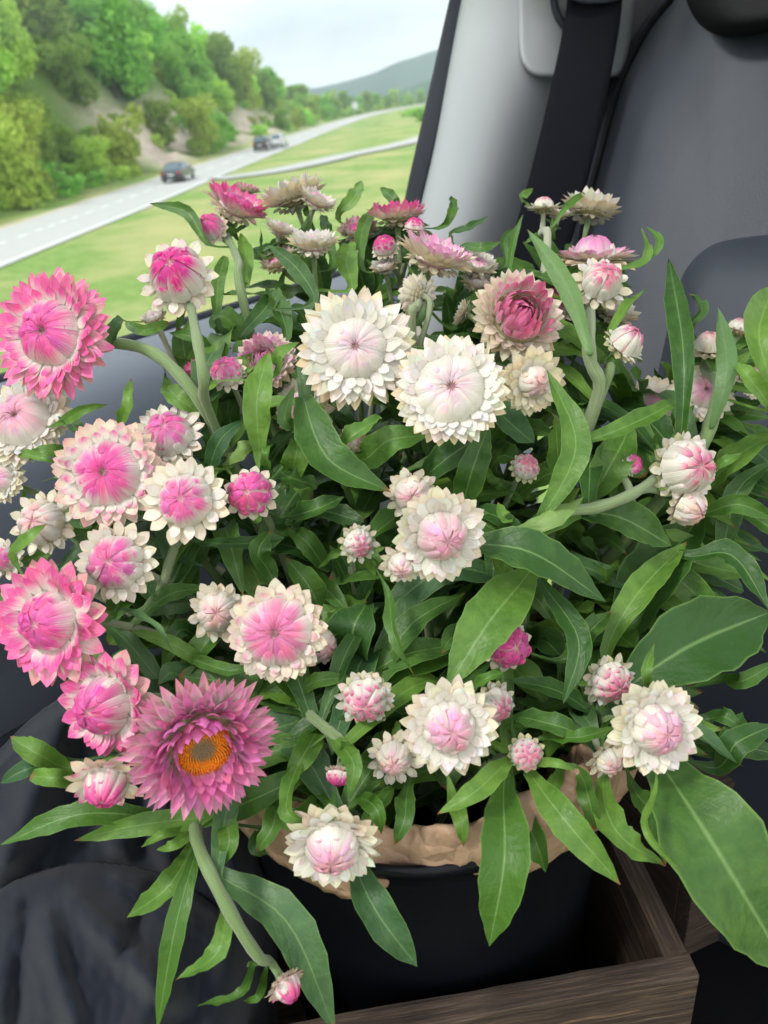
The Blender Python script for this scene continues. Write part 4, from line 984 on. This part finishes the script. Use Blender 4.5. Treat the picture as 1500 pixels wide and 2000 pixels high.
pl_('pair of cream buds below the lumbar cushion', (1386, 668, 82, 'bud', 'creambud', -.05, .75, dict(fz=.5, ratio=.75)), (1446, 636, 62, 'bud', 'bud', .2, .8, dict(fz=.3, ratio=.7, dz=.01)), via=[(1410, 750, -.02), (1385, 830, -.02), (1330, 930, .0)], rad=.0048)
pl_('pale pink strawflower hidden behind the tall upright leaf', (1375, 765, 128, 'open', 'blush', -.1, .2, dict(dz=.03)), (1475, 735, 100, 'open', 'blush', .2, .3, dict(dz=.03)))
pl_('cream strawflowers deep behind the curling leaf', (1280, 795, 130, 'open', 'blush', .1, .2, dict(dz=.04)), (1268, 852, 90, 'open', 'white', .0, .4, dict(dz=.03)))
pl_('round blush bud on a thick pale stem reaching sideways', (1350, 912, 148, 'bud', 'bud', .22, -.02, dict(ratio=.76, n=10, rows=2, dz=-.03)), (1352, 994, 74, 'tight', 'creambud', .55, -.45, dict(dz=-.02)), (1240, 905, 40, 'tight', 'pink', .75, .2, dict(reach=.03, dz=-.01)), via=[(1240, 965, -.025), (1140, 1000, -.02), (1030, 1045, -.005)], rad=.0036)
pl_('tiny closed green-pink bud in the dark leaves', (1030, 910, 52, 'tight', 'bud', .2, .3, dict(dz=.01)))
pl_('cluster of cream strawflowers with one large open pale pink head', (866, 1050, 190, 'bud', 'blush', .18, -.22, dict(ratio=.55, n=16, rows=3, egg=1.05, dz=-.04)), (805, 968, 112, 'bud', 'creambud', .0, -.15, dict(ratio=.68, n=10, dz=-.01)), (785, 1106, 96, 'bud', 'creambud', -.05, -.50, dict(ratio=.58, n=10, dz=-.03, egg=1.15)))
pl_('small cream bud with pink tip hanging left of the cream cluster', (702, 1064, 88, 'bud', 'bud', .25, -.25, dict(ratio=.68, n=9, dz=-.015)))
pl_('tight rose-pink scaly bud under the broad leaf', (996, 1262, 84, 'tight', 'pink', .2, .05, dict(ratio=.95, egg=1.2)))
pl_('pale lilac strawflower tucked under the large hot pink one', (45, 822, 196, 'open', 'blush', -.15, .35, dict(ratio=.62, n=22, h=1.1, dz=.02)))
pl_('rose pink strawflower with wide cream ruff above the black cloth', (210, 925, 222, 'open', 'pink', -.0, .08, dict(ratio=.62, n=21, h=.85, dz=-.02)))
pl_('pink-striped bud with pointed white petals above the cream-ruffed one', (324, 842, 152, 'bud', 'stripe', .02, .42, dict(ratio=.66, n=15, rows=2, shape='point', egg=.85, dz=-.0)))
pl_('white daisy-like strawflower with pink striped dome', (358, 976, 178, 'bud', 'stripe', .0, .06, dict(ratio=.62, n=13, rows=2, egg=.75, dz=-.035)), via=[(345, 1060, .02), (325, 1130, .02), (340, 1220, .04)])
pl_('small round raspberry pink bud among fresh green leaves', (487, 963, 92, 'tight', 'pink', .0, .02, dict(ratio=.88, dz=-.02)))
pl_('cream bud with pink tip half covered by a leaf', (76, 1020, 134, 'bud', 'creambud', -.05, .08, dict(ratio=.68, n=11, dz=-.01)))
pl_('round cream and pink striped bud below the white daisy-like one', (220, 1098, 168, 'bud', 'stripe', .0, .05, dict(ratio=.68, n=14, egg=.8, dz=-.025)))
pl_('bright pink strawflower with long spreading petals', (84, 1216, 252, 'bud', 'hot', -.22, -.02, dict(ratio=.48, n=16, rows=3, egg=.85, dz=-.035)))
pl_('cream strawflower with wide flat pink centre and dark star point', (540, 1234, 204, 'open', 'rose', .0, .04, dict(ratio=.70, n=18, h=.85, dz=-.02)), (424, 1196, 126, 'bud', 'creambud', .12, .05, dict(ratio=.68, n=10, dz=.0)), (632, 1262, 84, 'bud', 'creambud', .55, -.05, dict(ratio=.78, dz=.01)))
pl_('bright pink strawflower with cup-shaped centre above the black cloth', (192, 1382, 218, 'bud', 'hot', -.28, -.08, dict(ratio=.56, n=14, rows=3, egg=.95, dz=-.02)))
pl_('biggest strawflower, fully open mauve-pink with orange centre', (394, 1456, 312, 'disc', 'mauve', .36, -.27, dict(ratio=.50, n=30, disc=.70, dz=-.03)))
pl_('drooping pale pink strawflower with dark pink tip beside the biggest one', (205, 1540, 156, 'bud', 'pink', .12, -.55, dict(ratio=.56, n=13, rows=2, egg=1.2, dz=-.015)))
pl_('blush bud with dark red centre point above the kraft paper', (713, 1372, 122, 'bud', 'bud', .0, -.22, dict(ratio=.72, n=12, scale=True, dz=-.01)))
pl_('white strawflower with lilac-pink dome, beside two cream buds', (880, 1425, 196, 'bud', 'blush', .06, -.02, dict(ratio=.54, n=17, rows=3, egg=.95, dz=-.03)), (972, 1380, 100, 'bud', 'bud', .40, -.15, dict(ratio=.72, n=9, dz=-.0)), (770, 1486, 116, 'bud', 'creambud', -.05, -.15, dict(ratio=.62, n=11, dz=.0)))
pl_('small round closed pink bud above the long hanging leaf', (1030, 1474, 62, 'tight', 'bud', .0, .1, dict(ratio=.9, dz=-.01)))
pl_('white strawflower with swollen pale pink dome beside the huge leaf', (1290, 1428, 194, 'bud', 'blush', .14, -.03, dict(ratio=.54, n=16, rows=3, egg=1.0, dz=-.03)), (1198, 1336, 116, 'bud', 'bud', .25, -.22, dict(ratio=.70, n=10, scale=True, dz=-.005)), (1194, 1490, 98, 'bud', 'creambud', .35, -.35, dict(ratio=.60, n=9, dz=-.0)))
pl_('white strawflower hanging over the front of the black bucket', (648, 1668, 200, 'bud', 'blush', .0, -.38, dict(ratio=.56, n=17, rows=3, egg=.85, dz=-.015)))
pl_('tiny pink bud wrapped in curled green leaves', (660, 1520, 48, 'tight', 'pink', -.1, -.7, dict(fz=.5, ratio=.9, dz=-.005)), via=[(645, 1430, .0), (600, 1390, .015)])
pl_('dark pink bud on a bent stem drooping over the black cloth', (562, 1932, 92, 'bud', 'pink', .55, -.50, dict(fz=.5, ratio=.62, n=10, egg=1.25, dz=-.01)), via=[(515, 1885, -.01), (465, 1810, -.015), (425, 1735, -.015), (385, 1650, -.005), (380, 1590, .03), (450, 1530, .06)], rad=.0036)
pl_('pink strawflower with orange-red edge behind an upright leaf', (518, 706, 136, 'half', 'lilac', -.15, .35, dict(dz=.02, disc=.4)), (382, 722, 62, 'side', 'hot', -.3, .6, dict(fz=.3, dz=.03)))
pl_('small lilac bud on a thin stem beside the upright leaf', (440, 722, 66, 'tight', 'stripe', -.1, .35, dict(ratio=.86)))
pl_('white strawflower in profile partly behind a leaf, under the largest one', (592, 800, 136, 'open', 'blush', -.5, -.1, dict(dz=.03)), (690, 855, 46, 'tight', 'creambud', .1, .2, dict(dz=.02)))
pl_('small pale strawflower against the door, directly below the pale lilac one', (2, 935, 100, 'open', 'blush', -.2, .1, dict(dz=.02)))
pl_('pale pink bud directly above the bright pink long-petalled strawflower', (4, 1092, 84, 'bud', 'stripe', -.1, .1, dict(dz=.01)))
pl_('small blurred white strawflower just above the door sill', (302, 622, 62, 'side', 'white', -.2, .7, dict(fz=.3, dz=.0)))
pl_('pink and white strawflower wedged behind the lilac-pink one', (700, 452, 92, 'side', 'pink', -.1, .7, dict(fz=.35, dz=.02)))
pl_('cream strawflower peeping out between the lilac-pink and the cream-pink ones', (930, 520, 96, 'side', 'blush', .2, .7, dict(fz=.4, dz=.01)))
pl_('small white strawflower tucked beneath the lilac-pink one', (752, 522, 66, 'side', 'white', -.2, .7, dict(fz=.3, dz=.01)))
for i, (label, heads, kw) in enumerate(S): plant(label, heads, seed=i, **kw)

# ---- leaves one can pick out: base, middle, tip (pixels), width (pixels), tone, depth offset, twist
HL = [((405, 475), (365, 415), (292, 397), 28, 'd', -.02, .5), ((608, 595), (585, 530), (525, 478), 40, 'd', -.02, .3), ((660, 425), (690, 388), (706, 352), 34, 'm', -.01, .2),
 ((685, 565), (676, 510), (690, 470), 48, 'm', -.005, .2), ((708, 525), (708, 450), (740, 394), 30, 'd', 0, .4), ((775, 415), (768, 388), (742, 366), 24, 'd', -.01, 1), ((650, 520), (640, 460), (630, 420), 26, 'm', .01, .3),
 ((858, 445), (882, 415), (884, 385), 22, 'm', -.02, .6), ((880, 462), (915, 445), (956, 422), 24, 'd', -.02, .6), ((900, 482), (940, 484), (978, 472), 26, 'd', -.02, .3), ((1000, 540), (1004, 470), (1022, 418), 17, 'm', -.02, .6), ((985, 520), (985, 470), (1005, 445), 18, 'd', -.01, .5),
 ((1150, 680), (1105, 555), (1030, 448), 44, 'm', -.045, .9), ((1195, 535), (1262, 505), (1252, 442), 20, 'y', -.05, 1.8), ((1262, 505), (1288, 470), (1262, 442), 18, 'y', -.05, 1.0), ((1188, 660), (1225, 600), (1268, 562), 30, 'm', -.03, .8), ((1030, 400), (1020, 385), (1042, 368), 18, 'y', -.02, 1.2), ((1080, 440), (1110, 400), (1150, 372), 16, 'y', -.03, .9),
 ((1328, 880), (1335, 690), (1306, 503), 54, 'd', -.035, .35), ((1392, 830), (1420, 720), (1402, 600), 44, 'm', -.045, .9), ((1500, 760), (1482, 650), (1512, 556), 80, 'm', -.045, .3), ((1350, 640), (1372, 605), (1345, 574), 26, 'd', -.02, 1.5), ((1500, 800), (1465, 740), (1432, 705), 44, 'm', -.05, .4),
 ((506, 890), (502, 780), (526, 684), 62, 'm', -.03, .25), ((530, 735), (545, 690), (585, 668), 26, 'y', -.035, .5), ((590, 860), (556, 820), (575, 752), 34, 'd', -.015, .4), ((594, 780), (640, 895), (764, 962), 92, 'd', -.02, .4), ((558, 945), (578, 890), (580, 848), 58, 'm', -.005, .2),
 ((640, 890), (690, 850), (745, 815), 40, 'y', -.01, .7), ((690, 900), (760, 860), (838, 850), 68, 'y', .0, .2), ((820, 940), (880, 890), (965, 835), 74, 'd', .01, .1), ((895, 1000), (925, 910), (955, 830), 66, 'd', .005, .2), ((600, 830), (594, 740), (585, 680), 36, 'd', -.0, .2),
 ((1060, 1010), (1125, 870), (1068, 722), 64, 'm', -.035, .3), ((1135, 865), (1230, 830), (1335, 778), 46, 'm', -.025, .5), ((1150, 970), (1200, 895), (1235, 825), 82, 'm', -.005, .1), ((1010, 1035), (1070, 1015), (1140, 970), 44, 'y', -.025, .8), ((1000, 1030), (985, 1010), (972, 980), 34, 'm', -.01, .2),
 ((1130, 1000), (1210, 1010), (1312, 1066), 86, 'd', -.012, .2), ((915, 1060), (1040, 1080), (1184, 1176), 104, 'd', -.03, .25), ((1035, 1115), (955, 1215), (872, 1345), 120, 'm', -.018, .1), ((1060, 1140), (1130, 1250), (1100, 1375), 56, 'd', -.015, .6), ((1195, 1250), (1275, 1130), (1375, 1000), 130, 'd', .02, .0),
 ((1185, 1270), (1245, 1160), (1342, 1058), 66, 'm', .0, .3), ((1225, 1345), (1350, 1260), (1505, 1195), 150, 'd', -.005, .05), ((1335, 1085), (1430, 1085), (1505, 1195), 54, 'd', -.015, .5), ((1370, 1000), (1440, 985), (1510, 1012), 44, 'm', -.02, .3), ((1375, 950), (1440, 890), (1525, 840), 66, 'm', .0, .3), ((1380, 920), (1420, 900), (1450, 885), 24, 'y', -.035, .4), ((1390, 1100), (1440, 960), (1510, 900), 50, 'd', .01, .3),
 ((1095, 1290), (1150, 1235), (1192, 1194), 48, 'd', -.005, .2), ((555, 1010), (615, 995), (672, 970), 52, 'd', .0, .2), ((532, 1130), (505, 1080), (530, 1036), 56, 'd', -.005, .9), ((390, 1058), (470, 1062), (556, 1050), 30, 'd', .0, .3), ((690, 1300), (690, 1230), (715, 1180), 120, 'd', .01, .2), ((755, 1150), (768, 1235), (808, 1318), 32, 'd', -.02, 1.8), ((640, 1200), (600, 1140), (560, 1090), 60, 'd', .02, .2), ((640, 1110), (600, 1060), (560, 1030), 50, 'd', .02, .2),
 ((905, 1360), (950, 1325), (985, 1312), 26, 'y', -.025, .7), ((1005, 1405), (1080, 1415), (1155, 1442), 52, 'd', -.01, .2), ((1060, 1440), (1130, 1440), (1205, 1420), 34, 'm', -.015, .4), ((1270, 1360), (1262, 1310), (1278, 1256), 22, 'm', -.04, .9), ((1040, 1490), (1085, 1490), (1125, 1505), 22, 'y', -.02, .7),
 ((1000, 1480), (930, 1545), (854, 1590), 54, 'm', -.02, .3), ((985, 1525), (985, 1680), (956, 1848), 108, 'm', -.015, .15), ((1008, 1560), (1045, 1640), (1066, 1704), 58, 'm', .005, .2), ((1035, 1510), (1110, 1610), (1212, 1728), 72, 'm', -.015, .5), ((1178, 1525), (1205, 1625), (1300, 1692), 66, 'm', -.005, .6), ((1235, 1535), (1285, 1600), (1300, 1690), 56, 'd', .005, .4), ((1282, 1530), (1262, 1620), (1330, 1700), 20, 'm', -.03, .9),
 ((1290, 1490), (1400, 1660), (1545, 1905), 205, 'd', -.01, .05), ((1385, 1500), (1440, 1450), (1515, 1415), 60, 'd', .015, .2), ((1370, 1405), (1415, 1400), (1458, 1432), 40, 'd', .015, .5), ((1390, 1330), (1450, 1330), (1520, 1290), 36, 'm', .01, .3), ((1390, 1470), (1430, 1440), (1450, 1390), 50, 'd', .02, .2),
 ((690, 1680), (735, 1780), (815, 1888), 80, 'g', -.0, .4), ((590, 1480), (560, 1580), (620, 1612), 40, 'm', -.02, 1.4), ((620, 1612), (650, 1590), (655, 1540), 34, 'd', -.02, 1.0), ((620, 1420), (590, 1480), (555, 1530), 56, 'm', -.005, .4), ((700, 1560), (735, 1580), (745, 1630), 42, 'm', -.01, .4), ((650, 1440), (690, 1490), (680, 1560), 44, 'm', -.02, .8), ((640, 1560), (580, 1600), (545, 1590), 46, 'm', -.0, .5),
 ((800, 1530), (790, 1600), (770, 1650), 46, 'd', -.005, .4), ((880, 1540), (900, 1600), (905, 1655), 40, 'm', .0, .5), ((1120, 1500), (1150, 1560), (1160, 1620), 44, 'd', -.0, .4), ((560, 1560), (530, 1620), (500, 1665), 50, 'd', .0, .4), ((760, 1540), (720, 1600), (700, 1650), 40, 'm', -.005, .5), ((1090, 1500), (1070, 1560), (1075, 1620), 34, 'm', .0, .5),
 ((330, 1600), (160, 1590), (0, 1650), 58, 'm', .0, .2), ((480, 1590), (280, 1610), (145, 1642), 52, 'm', .005, .4), ((375, 1650), (330, 1730), (248, 1792), 54, 'm', .005, .2), ((390, 1640), (345, 1800), (305, 2020), 48, 'm', -.01, .9), ((415, 1700), (560, 1800), (655, 2015), 92, 'g', .0, .2), ((442, 1770), (425, 1860), (342, 1915), 46, 'y', -.02, 1.6), ((500, 1870), (470, 1940), (385, 1965), 22, 'm', -.01, 1.2), ((520, 1890), (505, 1945), (475, 1955), 20, 'm', -.01, 1.4),
 ((428, 1590), (448, 1640), (425, 1700), 46, 'm', -.005, .5), ((400, 1600), (520, 1550), (620, 1500), 70, 'd', .01, .2), ((140, 1500), (70, 1470), (20, 1438), 52, 'm', -.005, .3), ((140, 1490), (60, 1500), (0, 1530), 48, 'g', .0, .2), ((160, 1525), (110, 1520), (60, 1515), 38, 'm', -.01, .4), ((380, 1620), (320, 1630), (275, 1655), 22, 'm', .0, .4), ((385, 1620), (340, 1650), (305, 1660), 26, 'm', -.005, .4), ((520, 1620), (500, 1650), (520, 1670), 46, 'd', .01, .6),
 ((110, 830), (165, 800), (212, 790), 26, 'm', -.01, .4), ((240, 850), (250, 790), (256, 738), 30, 'm', -.0, .4), ((118, 812), (150, 838), (185, 850), 42, 'd', -.0, .2), ((30, 890), (80, 895), (120, 910), 24, 'm', .0, .3), ((325, 745), (345, 775), (400, 815), 46, 'm', .005, .3), ((410, 920), (430, 860), (475, 820), 42, 'g', -.01, .8), ((440, 910), (470, 880), (500, 870), 36, 'y', -.015, .8), ((525, 930), (520, 890), (530, 868), 24, 'y', -.02, .9), ((540, 920), (560, 930), (620, 950), 46, 'd', .0, .3),
 ((28, 1095), (55, 1050), (92, 1022), 36, 'm', -.05, .2), ((150, 890), (90, 880), (45, 900), 30, 'm', .01, .3), ((240, 1190), (305, 1225), (345, 1290), 20, 'g', -.02, 2.0), ((360, 1290), (450, 1310), (520, 1290), 32, 'd', .0, .4), ((420, 1320), (340, 1260), (250, 1230), 34, 'm', .01, .3), ((560, 1370), (620, 1330), (700, 1325), 36, 'm', .0, .5), ((400, 1180), (330, 1180), (250, 1200), 44, 'd', .02, .3), ((215, 670), (232, 630), (250, 628), 32, 'g', -.02, .6), ((250, 630), (280, 645), (330, 630), 24, 'm', -.015, .9),
 ((470, 660), (520, 600), (545, 560), 40, 'd', .01, .3), ((430, 640), (425, 560), (440, 500), 30, 'm', .01, .2), ((560, 660), (540, 590), (520, 560), 46, 'd', .01, .3), ((480, 560), (480, 500), (470, 455), 34, 'm', .015, .2), ((410, 690), (380, 660), (330, 650), 26, 'm', .01, .4), ((880, 640), (930, 590), (960, 560), 40, 'd', .02, .2)]
QL = random.Random(31)
ALLP = [(i, k, p) for i, pl in enumerate(PLANTS) for k, p in enumerate(pl['paths'][0])]
ALLA = np.array([tuple(p) for _, _, p in ALLP])
def nearest(pt):
    d = ((ALLA - np.array(tuple(pt))) ** 2).sum(1); j = int(d.argmin()); return PLANTS[ALLP[j][0]], ALLP[j][2], math.sqrt(d[j])
for b0, m0, t0, w, tone, dz, tw in HL:
    hang = m0[1] > 1560
    def dep(p, extra): return min(DS(p[0], min(p[1], 1700)), .40) + dz + extra if hang else DS(p[0], p[1]) + dz + extra
    pb = P(b0[0], b0[1], dep(b0, .018)); pm = P(m0[0], m0[1], dep(m0, 0)); pt = P(t0[0], t0[1], dep(t0, .006))
    pl, q_, dd = nearest(pb); path = [pb, pm, pt]; pet = 0
    if dd < .09: path = [q_, pb, pm, pt]; tot = dd + (pm - pb).length + (pt - pm).length; pet = dd / tot * .9
    hint = (-pm.normalized() * 1.0 + Vector((0, 0, .55)) + Vector((QL.uniform(-.3, .3), QL.uniform(-.3, .3), 0))).normalized()
    add_leaf(pl['root'], path, w * pm.dot(CF) / F_PX * (1.05 if w > 140 else .92), hint, QL, tone, fold=QL.uniform(.15, .55), wave=QL.uniform(.10, .28) * (.45 if w > 70 else 1), twist=tw * QL.choice([-1, 1]) * 1.0 + QL.uniform(-.35, .35), petiole=pet, blunt=QL.random() < .12 and w < 60, nv=22)

# ---- the mass of leaves inside the bunch
SIL = [(310, 660), (400, 500), (470, 450), (560, 440), (660, 410), (760, 400), (880, 400), (960, 440), (1020, 450), (1100, 440), (1190, 480), (1240, 560), (1250, 680), (1330, 700), (1420, 620), (1500, 590), (1600, 560), (1600, 1500), (1420, 1500), (1250, 1530), (1060, 1490), (980, 1540), (760, 1600), (600, 1630), (480, 1620), (380, 1560), (250, 1480), (160, 1300), (-60, 1260), (-60, 1000), (100, 930), (260, 850), (390, 760)]
def inside(x, y):
    c = False; n = len(SIL)
    for i in range(n):
        (x0, y0), (x1, y1) = SIL[i], SIL[i - 1]
        if (y0 > y) != (y1 > y) and x < (x1 - x0) * (y - y0) / (y1 - y0) + x0: c = not c
    return c
def ok_leaf(pts):
    for p in pts:
        x, y, d = project(p)
        if not inside(x, y) or d < DS(x, y) + .006: return False
    return True
nfill = 0
for pl in PLANTS:
    q = pl['q']; path = pl['paths'][0]; made = 0
    for tr_ in range(160):
        if made >= 11: break
        k = q.randint(3, 27); b0 = path[k]; a = q.uniform(0, 6.28); L = q.uniform(.045, .095)
        out_ = Vector((math.cos(a), math.sin(a), 0)); upw = q.uniform(.1, 1.0)
        v1 = (out_ + Vector((0, 0, upw))).normalized()
        pm = b0 + v1 * L * .55; pt = pm + (out_ + Vector((0, 0, upw - q.uniform(.4, 1.1)))).normalized() * L * .5
        if not ok_leaf([pm, pt]) : continue
        add_leaf(pl['root'], [b0, pm, pt], q.uniform(.010, .022), (Vector((0, 0, 1)) - out_ * .3 - CF * .3).normalized(), q, q.choice(['d', 'd', 'm', 'm', 'g']), fold=q.uniform(.15, .4), wave=q.uniform(.08, .25), twist=q.uniform(-.8, .8), nv=14, nu=4, blunt=q.random() < .3)
        made += 1; nfill += 1
# extra long leaves reaching the surface from anywhere inside
for tr_ in range(6000):
    if nfill >= 900: break
    x = QL.uniform(200, 1560); y = QL.uniform(430, 1530)
    if not inside(x, y): continue
    pt = P(x, y, DS(x, y) + QL.uniform(.008, .05)); pl, q_, dd = nearest(pt - Vector((0, 0, .03)) + CF * .03)
    if not (.02 < dd < .12): continue
    pm = q_.lerp(pt, .55) + Vector((0, 0, QL.uniform(.0, .02)))
    if not ok_leaf([pt.lerp(pm, .5), pm]): continue
    add_leaf(pl['root'], [q_, pm, pt], QL.uniform(.010, .022), (Vector((0, 0, .6)) - CF * .7 + CR * QL.uniform(-.4, .4)).normalized(), QL, QL.choice(['d', 'd', 'm', 'm', 'g', 'y']), fold=QL.uniform(.15, .4), wave=QL.uniform(.08, .22), twist=QL.uniform(-.7, .7), nv=14, nu=4, blunt=QL.random() < .3)
    nfill += 1
print('PETALS', petal_count, 'FILL', nfill)

# ================================================================== THE AIR
m, n, l, b = newmat('haze_air'); n.remove(b); vol = N(n, 'ShaderNodeVolumePrincipled'); vol.inputs['Density'].default_value = .0006; vol.inputs['Color'].default_value = (.78, .90, 1.0, 1)
l.new(vol.outputs[0], n['Material Output'].inputs['Volume'])
hz = link('haze', box('haze', 1200, 2040, 200), m); hz.location = (240, 930, 74); tag(hz, kind='stuff')
